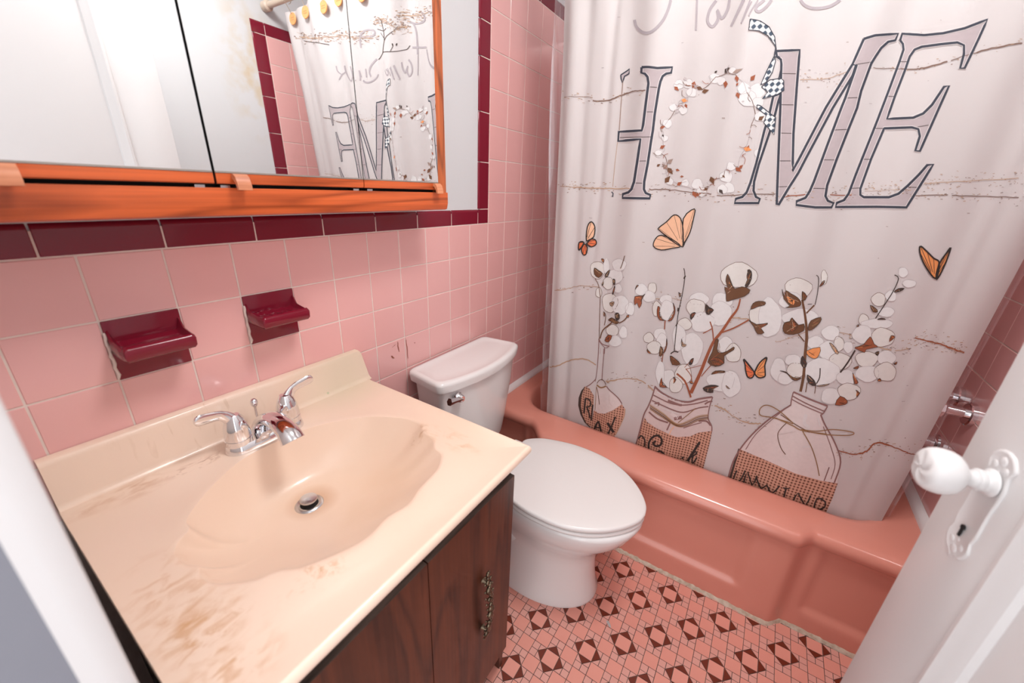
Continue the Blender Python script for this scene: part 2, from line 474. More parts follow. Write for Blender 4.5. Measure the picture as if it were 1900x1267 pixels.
def tile_wall(parent, side, skip):
    f = 1 if side == 'l' else -1
    x = 0.0 if side == 'l' else W
    R0 = Matrix.Identity(4) if side == 'l' else Matrix.Rotation(PI, 4, 'Z')
    def one(y0, y1, z0, z1, m=M_PINK):
        if z1 - z0 < 0.012 or y1 - y0 < 0.012 or skip(y0, y1, z0, z1): return
        put('wall_tile', tile_me(y1 - y0, z1 - z0, m), parent, (x, (y0 + y1) / 2, (z0 + z1) / 2), R0 @ jit())
    for k in range(-1, 11):                                   # wainscot
        for r in range(0, 11):
            one(max(k * T, YN + 0.018), (k + 1) * T, max(0.0, Z0 - (r + 1) * T), Z0 - r * T)
    for k in range(11, 18):                                   # alcove over the tub
        for r in range(-7, 7):
            one(k * T, min((k + 1) * T, YF - 0.001), max(Z0 - (r + 1) * T, RIM + 0.022), Z0 - r * T)
    # maroon borders
    ys = [YN + 0.016] + [0.072 + 0.1545 * i for i in range(7)] + [BY - VB]
    for a, b in zip(ys, ys[1:]):
        put('border_tile', bull_me(b - a, HB, M_MAROON), parent, (x, (a + b) / 2, Z0 + HB / 2), R0 @ jit(0.001))
    zs = [Z0, 1.221, 1.377, 1.531, 1.686, 1.783, ZT]
    for i, (a, b) in enumerate(zip(zs, zs[1:])):
        me = bull_me(b - a, VB, M_MAROON) if i else tile_me(VB, b - a, M_MAROON)
        R = R0 if not i else (Matrix.Rotation(PI / 2, 4, 'X') if side == 'l' else R0 @ Matrix.Rotation(-PI / 2, 4, 'X'))
        put('border_tile', me, parent, (x, BY - VB / 2, (a + b) / 2), R @ jit(0.001))
    ys = [BY - VB, BY] + [BY + 0.1545 * i for i in range(1, 5)] + [YF]
    for a, b in zip(ys, ys[1:]):
        put('border_tile', bull_me(b - a, HB, M_MAROON), parent, (x, (a + b) / 2, ZT + HB / 2), R0 @ jit(0.001))

SOAPS = [(1, 1), (3, 1)]
def skip_l(y0, y1, z0, z1):
    if y1 < 0.565 and z1 < 0.76: return True                  # behind the vanity
    for k, r in SOAPS:
        if abs(y0 - k * T) < 1e-4 and abs(z1 - (Z0 - r * T)) < 1e-4: return True
    return False
tile_wall(wall_left, 'l', skip_l); grout(wall_left, 'l')
tile_wall(wall_right, 'r', lambda *a: False); grout(wall_right, 'r')

# far wall of the alcove: tiles hidden by the curtain, pattern carried by the material
def backtile():
    m = bpy.data.materials.new('pink_tile_field'); m.use_nodes = True; nt = m.node_tree; b = nt.nodes['Principled BSDF']
    tc = nt.nodes.new('ShaderNodeTexCoord'); mp = nt.nodes.new('ShaderNodeMapping'); mp.inputs['Rotation'].default_value = (PI / 2, 0, 0)
    br = nt.nodes.new('ShaderNodeTexBrick'); br.offset = 0.0
    br.inputs['Scale'].default_value = 1.0; br.inputs['Brick Width'].default_value = T; br.inputs['Row Height'].default_value = T
    br.inputs['Mortar Size'].default_value = 0.0012
    br.inputs['Color1'].default_value = (0.80, 0.415, 0.395, 1); br.inputs['Color2'].default_value = (0.78, 0.40, 0.38, 1); br.inputs['Mortar'].default_value = (0.78, 0.66, 0.60, 1)
    nt.links.new(tc.outputs['Object'], mp.inputs[0]); nt.links.new(mp.outputs[0], br.inputs['Vector']); nt.links.new(br.outputs['Color'], b.inputs['Base Color'])
    b.inputs['Roughness'].default_value = 0.16
    return m
box('tile_field', 0.0, W, YF - 0.006, YF, RIM, ZT, backtile(), wall_back)

# ------------------------------------------------------------------ floor mosaic
G = 0.0417                      # grid of the mosaic
FX, FY = 0.722, 0.926           # centre of one star
FG = 0.0009                     # half joint
def chip(poly, z=0.0, h=0.004, ins=FG):
    """inset a convex polygon by the joint and give it thickness"""
    n = len(poly); P = [Vector(p) for p in poly]
    out = []
    for i in range(n):
        a, b, c = P[i - 1], P[i], P[(i + 1) % n]
        d1 = (b - a).normalized(); d2 = (c - b).normalized()
        n1 = Vector((-d1.y, d1.x)); n2 = Vector((-d2.y, d2.x))
        k = ins / max(0.15, 1 + n1.dot(n2))
        out.append(b + (n1 + n2) * k)
    V = [(p.x, p.y, z) for p in out] + [(p.x, p.y, z - h) for p in out]
    F = [tuple(range(n))] + [(n + i, n + (i + 1) % n, (i + 1) % n, i) for i in range(n)]
    return V, F
H = G / 2
SQ = [(-H, -H), (H, -H), (H, H), (-H, H)]
TRI = [(-H, -H), (H, -H), (0, 0)]                       # dark point, base against the star
LT = [(-H, -H), (0, 0), (-H, 0)]                        # pale fillers
RT = [(H, -H), (H, 0), (0, 0)]
S1 = [(-H, 0), (0, 0), (0, H), (-H, H)]
S2 = [(0, 0), (H, 0), (H, H), (0, H)]
def chip_me(poly, m):
    V, F = chip(poly); me = bpy.data.meshes.new('floor_tile'); me.from_pydata(V, [], F); me.materials.append(m); return me
ME_SQ, ME_TRI = chip_me(SQ, M_FPINK), chip_me(TRI, M_FDARK)
def floor_front(x):             # floor ends under the tub apron
    return 1.20
nparts = 0
rest_v, rest_f, rest_m = [], [], []
def add_rest(poly, cx, cy, rot, mi):
    V, F = chip(poly)
    c, s = math.cos(rot), math.sin(rot); o = len(rest_v)
    dz = random.uniform(-0.0002, 0.0002)
    rest_v.extend((cx + c * x - s * y, cy + s * x + c * y, z + dz) for x, y, z in V)
    rest_f.extend(tuple(o + i for i in f) for f in F); rest_m.extend([mi] * len(F))
cells = []
for i in range(-18, 20):
    for j in range(-24, 8):
        cx, cy = FX + i * G, FY + j * G
        if -0.01 < cx < W + 0.01 and YN - 0.2 < cy < floor_front(cx): cells.append((i, j, cx, cy))
def seen(cx, cy):               # rough patch of floor that the vanity, toilet and door leave open
    return cx > 0.40 and cx < 1.45 and cy > 0.42 and not (cx < 0.60 and 0.80 < cy < 1.08)
cells.sort(key=lambda c: (c[2] - 0.95) ** 2 + (c[3] - 0.85) ** 2)
for i, j, cx, cy in cells:
    if (i + j) % 2 == 0:        # square tile
        if seen(cx, cy) and nparts < 296:
            o = put('floor_tile', ME_SQ, floor, (cx, cy, random.uniform(-0.0002, 0.0002)), Matrix.Identity(4)); nparts += 1
        else:
            add_rest(SQ, cx, cy, 0, 0)
    else:                       # star point cell, direction away from the star it belongs to
        rot = None
        for di, dj, a in ((0, -1, 0), (1, 0, PI / 2), (0, 1, PI), (-1, 0, -PI / 2)):
            a_, b_ = i + di, j + dj
            if a_ % 2 == 0 and b_ % 2 == 0 and ((a_ + b_) // 2) % 2 == 0: rot = a
        if rot is None: rot = 0
        if seen(cx, cy) and nparts < 296:
            put('floor_tile', ME_TRI, floor, (cx, cy, random.uniform(-0.0002, 0.0002)), Matrix.Rotation(rot, 4, 'Z')); nparts += 1
        else:
            add_rest(TRI, cx, cy, rot, 2)
        for q, mi in ((LT, 1), (RT, 1), (S1, 1), (S2, 1)):
            add_rest(q, cx, cy, rot, mi)
o = mesh('floor_tile_field', rest_v, rest_f, None, floor, mi=rest_m, mats=[M_FPINK, M_FSMALL, M_FDARK]); o['kind'] = 'stuff'

# rust marks run down the tiles over the cistern, and a paint fleck lies on the floor
M_RUST = mat('rust_mark', (0.34, 0.10, 0.06), 0.4)
def mark(pts, w):
    V = []; F = []
    for i, (y, z) in enumerate(pts):
        ww = w * (0.5 + 0.5 * math.sin(PI * (i + 0.5) / len(pts)))
        V += [(0.0011, y - ww, z), (0.0011, y + ww, z)]
    F = [(2 * i, 2 * i + 1, 2 * i + 3, 2 * i + 2) for i in range(len(pts) - 1)]
    mesh('rust_mark', V, F, M_RUST, wall_left)
for (y, z), (y2, z2), w in (((0.735, 0.835), (0.738, 0.80), 0.0016), ((0.770, 0.832), (0.7735, 0.765), 0.0014), ((0.748, 0.836), (0.768, 0.838), 0.0012), ((0.712, 0.823), (0.728, 0.829), 0.0016), ((0.708, 0.797), (0.717, 0.785), 0.003), ((0.805, 0.812), (0.806, 0.808), 0.0018)):
    mark([(y + (y2 - y) * t + random.uniform(-0.0012, 0.0012), z + (z2 - z) * t) for t in (0, 0.2, 0.4, 0.6, 0.8, 1)], w)
# ------------------------------------------------------------------ bathtub
def yfront(x):
    l = 1.232 - 0.077 * sm(0.215, 0.32, x)
    return l + 0.040 * sm(1.170, 1.220, x)
tub = thing('bathtub', 'pink enamelled bathtub with a panelled apron across the end of the room', 'bathtub', (W / 2, 1.5, 0))
XL, XR, YB = 0.003, W - 0.003, YF - 0.008
outer = []
NX = 170
for i in range(NX): outer.append((XL + (XR - XL) * i / NX, None))
outer = [(x, yfront(x)) for x, _ in outer]
for i in range(30): outer.append((XR, yfront(XR) + (YB - yfront(XR)) * i / 30))
for i in range(80): outer.append((XR - (XR - XL) * i / 80, YB))
for i in range(30): outer.append((XL, YB - (YB - yfront(XL)) * i / 30))
CX, CY = 0.75, 1.595
def rrect(dx, dy, hx, hy, r):
    """distance along a ray from the centre to a rounded rectangle"""
    lo, hi = 0.0, 2.0
    def sdf(t):
        qx, qy = abs(dx * t) - hx + r, abs(dy * t) - hy + r
        return math.hypot(max(qx, 0), max(qy, 0)) + min(max(qx, qy), 0) - r
    for _ in range(40):
        m_ = (lo + hi) / 2
        if sdf(m_) > 0: hi = m_
        else: lo = m_
    return lo
def inner(hx, hy, r, z):
    out = []
    for x, y in outer:
        dx, dy = x - CX, y - CY
        t = rrect(dx, dy, hx, hy, r)
        out.append(Vector((CX + dx * t, CY + dy * t, z)))
    return out
def outr(dy, z, extra=None):
    out = []
    for i, (x, y) in enumerate(outer):
        fr = y < 1.30 and i <= NX
        yy = y + (dy if fr else 0)
        if not fr and y < 1.45: yy = max(y, yfront(x) + dy + 0.0004 * (y - yfront(x)) / 0.024)
        if fr and extra: yy += extra(x, z)
        out.append(Vector((x, yy, z)))
    return out
def blend(a, b, t): return [p.lerp(q, t) for p, q in zip(a, b)]
def panel(x, z):
    p = sm(0.335, 0.375, x) * (1 - sm(1.045, 1.085, x)) * sm(0.085, 0.115, z) * (1 - sm(0.315, 0.34, z))
    q = sm(1.235, 1.265, x) * sm(0.066, 0.092, z) * (1 - sm(0.315, 0.34, z))
    r_ = (1 - sm(0.17, 0.2, x)) * sm(0.066, 0.092, z) * (1 - sm(0.315, 0.34, z))
    return 0.013 * max(p, q, r_)
in_top = inner(0.655, 0.272, 0.15, RIM - 0.001)
out_top = outr(0.030, RIM)
rings = [inner(0.48, 0.16, 0.13, 0.075), inner(0.54, 0.20, 0.15, 0.085), inner(0.585, 0.225, 0.16, 0.13), inner(0.625, 0.25, 0.16, 0.28),
         inner(0.640, 0.258, 0.155, 0.345), inner(0.646, 0.264, 0.152, 0.370), in_top, blend(in_top, out_top, 0.12)]
for p in rings[-1]: p.z = RIM + 0.002
mid = blend(in_top, out_top, 0.5)
for p in mid: p.z = RIM + 0.0025
rings += [mid, out_top, outr(0.016, RIM - 0.004), outr(0.006, RIM - 0.012), outr(0.0005, RIM - 0.025), outr(0.002, RIM - 0.040), outr(0.010, RIM - 0.050, panel)]
for z in (0.325, 0.315, 0.30, 0.26, 0.20, 0.15, 0.118, 0.108, 0.100, 0.092, 0.084, 0.076, 0.066, 0.05, 0.03, 0.0):
    rings.append(outr(0.012, z, panel))
V, F = loft(rings, True, False)
mesh('tub_body', V, F, M_TUB, tub, auto=60)
lathe('overflow_plate', [(0.0, 0.006), (0.02, 0.006), (0.032, 0.003), (0.034, 0.0), (0.0, 0.0)], M_CHROME, tub, 20, (1.378, CY, 0.28), 'x', Matrix.Rotation(PI, 4, 'Z'))

# lumpy caulk bead along the foot of the apron
trim_2 = struct(mesh('trim_2', *(lambda R_: loft(R_, True, True))(
    [[Vector((x, yfront(x) + 0.012 - a * k, z * k)) for a, z in ((-0.004, -0.001), (-0.004, 0.010), (0.001, 0.011), (0.005, 0.006), (0.009, 0.001), (0.010, -0.001))]
     for x, k in [(0.003 + 1.494 * i / 150, 0.75 + 0.45 * abs(math.sin(i * 1.7) * math.sin(i * 0.61)) + random.uniform(-0.12, 0.12)) for i in range(151)]]), M_CAULK, auto=60))
tag(trim_2, 'lumpy beige caulk line where the tub apron meets the floor')
# white quarter round strips between tub and walls
def quarter(name, p0, p1, nrm, label):
    prof = [(0.0, 0.0), (0.022, 0.0), (0.022, 0.006), (0.017, 0.016), (0.008, 0.023), (0.0, 0.025)]
    R_ = [[Vector((q[0] + nrm[0] * a, q[1] + nrm[1] * a, RIM - 0.001 + z)) for a, z in prof] for q in (p0, p1)]
    V, F = loft(R_)
    return tag(struct(mesh(name, V, F, M_WTRIM, auto=60)), label)
quarter('trim_3', (0.0, 1.245), (0.0, YF - 0.008), (1, 0), 'white quarter round strip sealing tub to the wall behind the toilet')
quarter('trim_4', (W, 1.215), (W, YF - 0.008), (-1, 0), 'white quarter round strip sealing tub to the wall behind the door')

# ------------------------------------------------------------------ toilet
TY = 0.940
toilet = thing('toilet', 'white porcelain toilet with closed lid between vanity and tub', 'toilet', (0.4, TY, 0))
HALF = [(0.300, 0.0), (0.300, 0.098), (0.312, 0.121), (0.36, 0.158), (0.455, 0.186), (0.53, 0.190), (0.60, 0.181), (0.655, 0.159), (0.700, 0.129), (0.735, 0.095), (0.760, 0.061), (0.775, 0.030)]
def lid_outline(scale=1.0, grow=0.0):
    h = spline([(x, w, 0) for x, w in HALF[1:]] + [(0.780, 0.0, 0)], 6)
    pts = [(p.x, p.y) for p in h]
    full = [(x, w) for x, w in pts] + [(x, -w) for x, w in reversed(pts[:-1])]
    out = []
    n = len(full)
    for i in range(n):
        a, b = Vector(full[i - 1]), Vector(full[(i + 1) % n])
        d = (b - a).normalized()
        nr = Vector((d.y, -d.x))
        q = Vector(full[i])
        c = Vector((0.54, 0))
        if nr.dot(q - c) < 0: nr = -nr
        out.append(q + nr * grow)
    return out
def slab(name, z0, z1, grow, bev, m, crown=0.0, label=None):
    R_ = []
    for g, z in ((-bev, z0), (-bev * 0.3, z0 + bev * 0.3), (0, z0 + bev), (0, z1 - bev), (-bev * 0.3, z1 - bev * 0.3), (-bev, z1)):
        R_.append([Vector((p.x, TY + p.y, z)) for p in lid_outline(grow=grow + g)])
    last = R_[-1]
    for k_, dz_ in ((0.85, 0.6), (0.6, 1.0), (0.25, 1.2)):
        R_.append([Vector((0.54 + (p.x - 0.54) * k_, TY + (p.y - TY) * k_, z1 + crown * dz_)) for p in last])
    V, F = loft(R_)
    return mesh(name, V, F, m, toilet, auto=50, label=label)
slab('seat', 0.390, 0.4035, -0.001, 0.005, M_SEAT)
slab('seat_lid', 0.4065, 0.4235, 0.0, 0.006, M_SEAT, 0.002)
slab('seat_gap_shade', 0.4030, 0.4070, -0.008, 0.0005, mat('seat_shadow_gap', (0.25, 0.22, 0.21), 0.6))  # grey filler slab, shade between seat and lid painted as its colour
for s in (-1, 1):
    box('hinge', 0.268, 0.305, TY + s * 0.075 - 0.017, TY + s * 0.075 + 0.017, 0.392, 0.420, M_SEAT, toilet, 0.006, 3)

def egg(cx, af, ab, b, z, n=64, ef=2.0, eb=2.6, yo=0.0):
    out = []
    for j in range(n):
        a = 2 * PI * j / n
        c, s = math.cos(a), math.sin(a)
        e = ef if c > 0 else eb
        rx = (af if c > 0 else ab) * math.copysign(abs(c) ** (2 / e), c)
        out.append(Vector((cx + rx, TY + yo + b * math.copysign(abs(s) ** (2 / e), s), z)))
    return out
rings = [egg(0.45, 0.222, 0.21, 0.143, 0.0), egg(0.45, 0.224, 0.21, 0.144, 0.012), egg(0.45, 0.215, 0.205, 0.136, 0.03), egg(0.45, 0.205, 0.20, 0.128, 0.10), egg(0.45, 0.203, 0.20, 0.124, 0.16),
         egg(0.46, 0.200, 0.205, 0.125, 0.20), egg(0.48, 0.198, 0.23, 0.133, 0.235), egg(0.51, 0.205, 0.27, 0.150, 0.275), egg(0.53, 0.222, 0.30, 0.170, 0.32),
         egg(0.535, 0.234, 0.31, 0.180, 0.355), egg(0.54, 0.237, 0.32, 0.183, 0.375), egg(0.54, 0.235, 0.32, 0.182, 0.386), egg(0.54, 0.225, 0.31, 0.172, 0.391)]
V, F = loft(rings)
mesh('bowl', V, F, M_PORC, toilet, auto=70)
# moulded trapway bulge on each side of the foot
for s in (-1, 1):
    path = spline([(0.28, TY + s * 0.095, 0.05), (0.30, TY + s * 0.102, 0.16), (0.35, TY + s * 0.104, 0.235), (0.41, TY + s * 0.104, 0.20)], 6)
    tube('trapway', path, [(0.03, 0.03)] * len(path), M_PORC, toilet, 12)
    lathe('bolt_cap', [(0.0, 0.02), (0.008, 0.019), (0.013, 0.012), (0.014, 0.0), (0.0, 0.0)], M_PORC, toilet, 14, (0.30, TY + s * 0.155, 0.0))

TKY = 0.962
def tank_ring(z, hw, xb, xc, bulge, r=0.02, n=12, inset=0.0):
    """tank plan: flat back, rounded corners, bowed front"""
    hw -= inset; xb += inset; xc -= inset
    pts = []
    def arc(cx, cy, a0, a1):
        for i in range(7):
            a = a0 + (a1 - a0) * i / 6
            pts.append((cx + r * math.cos(a), cy + r * math.sin(a)))
    arc(xb + r, -hw * 0.93 + r, PI * 1.5, PI)          # back near side
    arc(xb + r, hw * 0.93 - r, PI, PI / 2)             # back far side
    k = 14
    arc(xc - r, hw - r, PI / 2, 0.25)
    for i in range(1, k):
        t = 1 - 2 * i / k
        pts.append((xc + bulge * (1 - t * t) + 0.0, (hw - 0.012) * t))
    arc(xc - r, -hw + r, -0.25, -PI / 2)
    return [Vector((x, TKY + y, z)) for x, y in pts]
R_ = [tank_ring(0.372, 0.150, 0.045, 0.150, 0.020, inset=0.012), tank_ring(0.378, 0.158, 0.04, 0.155, 0.022), tank_ring(0.45, 0.172, 0.034, 0.160, 0.026), tank_ring(0.60, 0.200, 0.028, 0.164, 0.030), tank_ring(0.698, 0.210, 0.026, 0.166, 0.031)]
V, F = loft(R_)
mesh('tank', V, F, M_PORC, toilet, auto=50)
R_ = [tank_ring(0.696, 0.216, 0.016, 0.172, 0.034, inset=0.004), tank_ring(0.700, 0.222, 0.012, 0.176, 0.036, r=0.024), tank_ring(0.722, 0.225, 0.010, 0.178, 0.037, r=0.024), tank_ring(0.730, 0.225, 0.010, 0.178, 0.037, r=0.024, inset=0.002),
      tank_ring(0.7345, 0.225, 0.010, 0.178, 0.037, r=0.024, inset=0.008), tank_ring(0.7345, 0.225, 0.010, 0.178, 0.037, r=0.024, inset=0.018), tank_ring(0.732, 0.225, 0.010, 0.178, 0.037, r=0.024, inset=0.023), tank_ring(0.7325, 0.225, 0.010, 0.178, 0.037, r=0.024, inset=0.05)]
V, F = loft(R_)
mesh('tank_lid', V, F, M_PORC, toilet, auto=50)
lv = lathe('flush_lever', [(0.0, 0.022), (0.010, 0.022), (0.0135, 0.018), (0.0150, 0.008), (0.019, 0.004), (0.019, -0.004), (0.0, -0.004)], M_CHROME, toilet, 8, (0.182, 0.806, 0.668), 'x', label='chrome flush lever')
path = [(0.196, 0.806, 0.668), (0.200, 0.790, 0.674), (0.204, 0.765, 0.682), (0.209, 0.737, 0.691)]
V, F = loft(tube_pts(path, [(0.010, 0.010), (0.0075, 0.008), (0.0075, 0.0095), (0.009, 0.0125)], 6))
mesh('lever_arm', V, F, M_CHROME, lv, auto=30)

# ------------------------------------------------------------------ vanity cabinet
VY0, VY1, VX = 0.0, 0.585, 0.528
van = thing('vanity_cabinet', 'dark walnut vanity cabinet with an ornate bronze pull under the basin', 'cabinet', (0.27, 0.29, 0))
box('side_panel', 0.012, VX, VY1 - 0.016, VY1, 0.0, 0.738, M_WALNUT, van)
box('side_panel', 0.012, VX, VY0, VY0 + 0.016, 0.0, 0.738, M_WALNUT, van)
box('bottom_panel', 0.012, VX, VY0 + 0.016, VY1 - 0.016, 0.105, 0.121, M_WALNUT, van)
box('toe_kick', 0.44, 0.455, VY0 + 0.016, VY1 - 0.016, 0.0, 0.105, M_WALNUT, van)
box('top_rail', VX - 0.03, VX - 0.012, VY0 + 0.016, VY1 - 0.016, 0.66, 0.738, M_DARK, van)  # blackened rail, its colour supplies the shade in the gap under the counter
box('face_stile', VX - 0.018, VX, VY1 - 0.016, VY1 - 0.0005, 0.105, 0.738, M_WALNUT, van)
for a, b in ((0.004, 0.2985), (0.3005, 0.572)):
    d = box('door', VX + 0.001, VX + 0.0185, a, b, 0.112, 0.697, M_WALNUT, van)
    e = box('door_edge', VX + 0.0012, VX + 0.0183, a + 0.0004, b - 0.0004, 0.697, 0.6976, M_WALNUT_EDGE, d, label='worn dark top edge of the door')
pull = thing('pull', None, None, (VX + 0.0185, 0.46, 0.41))
setp(pull, van)
WM[pull.name] = Matrix.Translation(Vector((VX + 0.0185, 0.46, 0.41)))
bm = bmesh.new()
random.seed(3)
PX, PY = VX + 0.0185, 0.460
for i in range(23):                                    # openwork spine of scrolls and leaves
    t = i / 22
    z = 0.312 + 0.198 * t
    r_ = 0.0035 + 0.0035 * abs(math.sin(t * PI * 3.2)) + 0.001 * random.random()
    off = 0.004 * math.sin(i * 2.4)
    mt = Matrix.Translation((PX + 0.011 + 0.012 * math.sin(PI * t), PY + off, z)) @ Matrix.Rotation(random.uniform(-0.7, 0.7), 4, 'X') @ Matrix.Diagonal((0.8, 1.0, 1.5, 1))
    bmesh.ops.create_icosphere(bm, subdivisions=1, radius=r_, matrix=mt)
    if i % 2 == 0:
        for s in (-1, 1):
            mt = Matrix.Translation((PX + 0.010 + 0.010 * math.sin(PI * t), PY + s * (0.006 + 0.006 * abs(math.sin(t * PI * 2))), z + s * 0.002)) @ Matrix.Rotation(s * 0.8, 4, 'X') @ Matrix.Diagonal((0.6, 1.5, 0.8, 1))
            bmesh.ops.create_icosphere(bm, subdivisions=1, radius=0.0042, matrix=mt)
bm_obj('pull_grip', bm, M_BRASS, pull, smooth=True)
for z in (0.335, 0.487):
    lathe('pull_post', [(0.0, 0.0), (0.008, 0.0), (0.005, 0.004), (0.004, 0.016), (0.0, 0.017)], M_BRASS, pull, 10, (PX - 0.0002, PY, z), 'x')

# ------------------------------------------------------------------ basin top
CT = 0.770
top = thing('bathroom_sink', 'stained cream cultured marble vanity top with shell shaped basin', 'sink', (0.29, 0.29, CT - 0.035))
OUT = [(0.125, 0.215), (0.155, 0.159), (0.188, 0.117), (0.216, 0.092), (0.240, 0.087), (0.256, 0.066), (0.279, 0.056), (0.308, 0.057), (0.327, 0.067), (0.346, 0.061), (0.376, 0.068), (0.410, 0.098), (0.425, 0.128), (0.447, 0.150),
       (0.472, 0.203), (0.480, 0.240), (0.474, 0.284), (0.480, 0.325), (0.468, 0.365), (0.462, 0.400), (0.455, 0.428), (0.432, 0.461), (0.405, 0.470), (0.380, 0.490), (0.345, 0.498), (0.312, 0.517), (0.275, 0.513), (0.245, 0.500), (0.193, 0.466), (0.150, 0.410), (0.125, 0.355), (0.118, 0.285)]
DR = Vector((0.221, 0.283, 0))
sp = spline([(x, y, 0) for x, y in OUT], 10, True)
# walk the rectangle too so that the corners stay square
TX0, TX1, TY0, TY1 = 0.001, 0.560, -0.017, 0.590
def rect_hit(d):
    ts = []
    if d.x > 1e-9: ts.append((TX1 - DR.x) / d.x)
    if d.x < -1e-9: ts.append((TX0 - DR.x) / d.x)
    if d.y > 1e-9: ts.append((TY1 - DR.y) / d.y)
    if d.y < -1e-9: ts.append((TY0 - DR.y) / d.y)
    return DR + d * min(ts)
dirs = [(math.atan2(p.y - DR.y, p.x - DR.x), (p - DR)) for p in sp]
cor = [Vector((x, y, 0)) for x in (TX0, TX1) for y in (TY0, TY1)]
dirs.sort(key=lambda q: q[0])
angs = [a for a, _ in dirs]; rads = [v.length for _, v in dirs]
def rad_at(a): return float(np.interp(a, [angs[-1] - 2 * PI] + angs + [angs[0] + 2 * PI], [rads[-1]] + rads + [rads[0]]))
_g = np.linspace(-PI, PI, 361)
_r = np.array([rad_at(a) for a in _g[:-1]]); _k = np.exp(-0.5 * (np.arange(-60, 61) / 16.0) ** 2); _k /= _k.sum()
_s = np.convolve(np.concatenate([_r[-60:], _r, _r[:60]]), _k, 'valid')
def rad_s(a): return float(np.interp(a, _g, np.append(_s, _s[0])))
A = sorted(angs + [math.atan2(c.y - DR.y, c.x - DR.x) for c in cor])
def prof_z(s):
    """basin section from drain (0) to lip (1)"""
    return -0.112 * (1 - s ** 2.3) * 1.0
rings = []
for s in (0.07, 0.14, 0.22, 0.32, 0.42, 0.52, 0.62, 0.71, 0.79, 0.86, 0.915, 0.955, 0.98, 0.993, 1.0):
    rg = []
    for a in A:
        R = rad_at(a) * sm(0.55, 1.0, s) + min(rad_s(a), rad_at(a) * 1.04) * (1 - sm(0.55, 1.0, s)); d = Vector((math.cos(a), math.sin(a), 0))
        front = 0.5 + 0.5 * math.cos(a)                # front side slopes gently, back wall is steeper
        e = 6.0 - 3.8 * front ** 1.2
        z = -0.110 * (1 - s ** e)
        if s > 0.97: z = min(z, -0.0012 * (1 - s) / 0.03)
        rg.append(DR + d * (R * s) + Vector((0, 0, CT + z)))
    rings.append(rg)
for g in (0.006, 0.014):
    rings.append([DR + Vector((math.cos(a), math.sin(a), 0)) * (rad_at(a) + g) + Vector((0, 0, CT + 0.0006 * (2 if g < 0.01 else 1))) for a in A])
edge = [rect_hit(Vector((math.cos(a), math.sin(a), 0))) for a in A]
for t in (0.5, 1.0):
    rings.append([r0.lerp(Vector((e.x, e.y, CT)), t) for r0, e in zip(rings[16], edge)] if t < 1 else [Vector((e.x, e.y, CT)) for e in edge])
# rolled front lip and square drop on the other sides
def lip(k):
    out = []
    for e in edge:
        fx = 1.0 if e.x > TX1 - 1e-6 else 0.0
        fy = 1.0 if e.y > TY1 - 1e-6 else 0.0
        dx, dz = k
        out.append(Vector((e.x + dx * fx, e.y + dx * 0.55 * fy, CT + dz)))
    return out
for k in ((0.003, 0.0014), (0.007, 0.0010), (0.0105, -0.0025), (0.0120, -0.008), (0.0115, -0.014), (0.0085, -0.019), (0.003, -0.0215)):
    rings.append(lip(k))
rings.append([Vector((min(max(e.x, 0.03), 0.53), min(max(e.y, 0.0), 0.57), CT - 0.0225)) for e in edge])
rings.append([Vector((min(max(e.x, 0.04), 0.505), min(max(e.y, 0.02), 0.565), CT - 0.0325)) for e in edge])
V, F = loft(rings, True, False)
counter = mesh('countertop', V, F, M_MARBLE, top, auto=50)
# splash board with a coved foot
prof = [(0.001, -0.002), (0.034, -0.0005), (0.028, 0.003), (0.0245, 0.010), (0.021, 0.080), (0.019, 0.087), (0.015, 0.090), (0.001, 0.090)]
R_ = []
for y, k in ((TY0 + 0.001, 1.0), (TY0 + 0.004, 1.0), (0.60, 1.0), (0.606, 0.93)):
    R_.append([Vector((x * (1 if k == 1 else 0.9), y - (0.018 * (z / 0.09) if y > 0.5 else 0), CT + z * (k if z > 0.05 else 1))) for x, z in prof])
V, F = loft(R_)
mesh('splashback', V, F, M_MARBLE, top, auto=45)
dz = CT - 0.110
dr = lathe('drain', [(0.0, 0.001), (0.017, 0.001), (0.0195, 0.0025), (0.024, 0.0035), (0.0265, 0.002), (0.028, 0.0), (0.0, -0.001)], M_STEEL, top, 28, (DR.x, DR.y, dz))
lathe('drain_hole', [(0.0, 0.0018), (0.0175, 0.0018), (0.0, 0.0016)], M_DARK, dr, 24, (DR.x, DR.y, dz))
lathe('stopper', [(0.0, 0.0165), (0.013, 0.0165), (0.0165, 0.0155), (0.0175, 0.013), (0.017, 0.0115), (0.006, 0.0105), (0.005, 0.0), (0.0, 0.0)], M_STEEL, dr, 24, (DR.x, DR.y, dz))

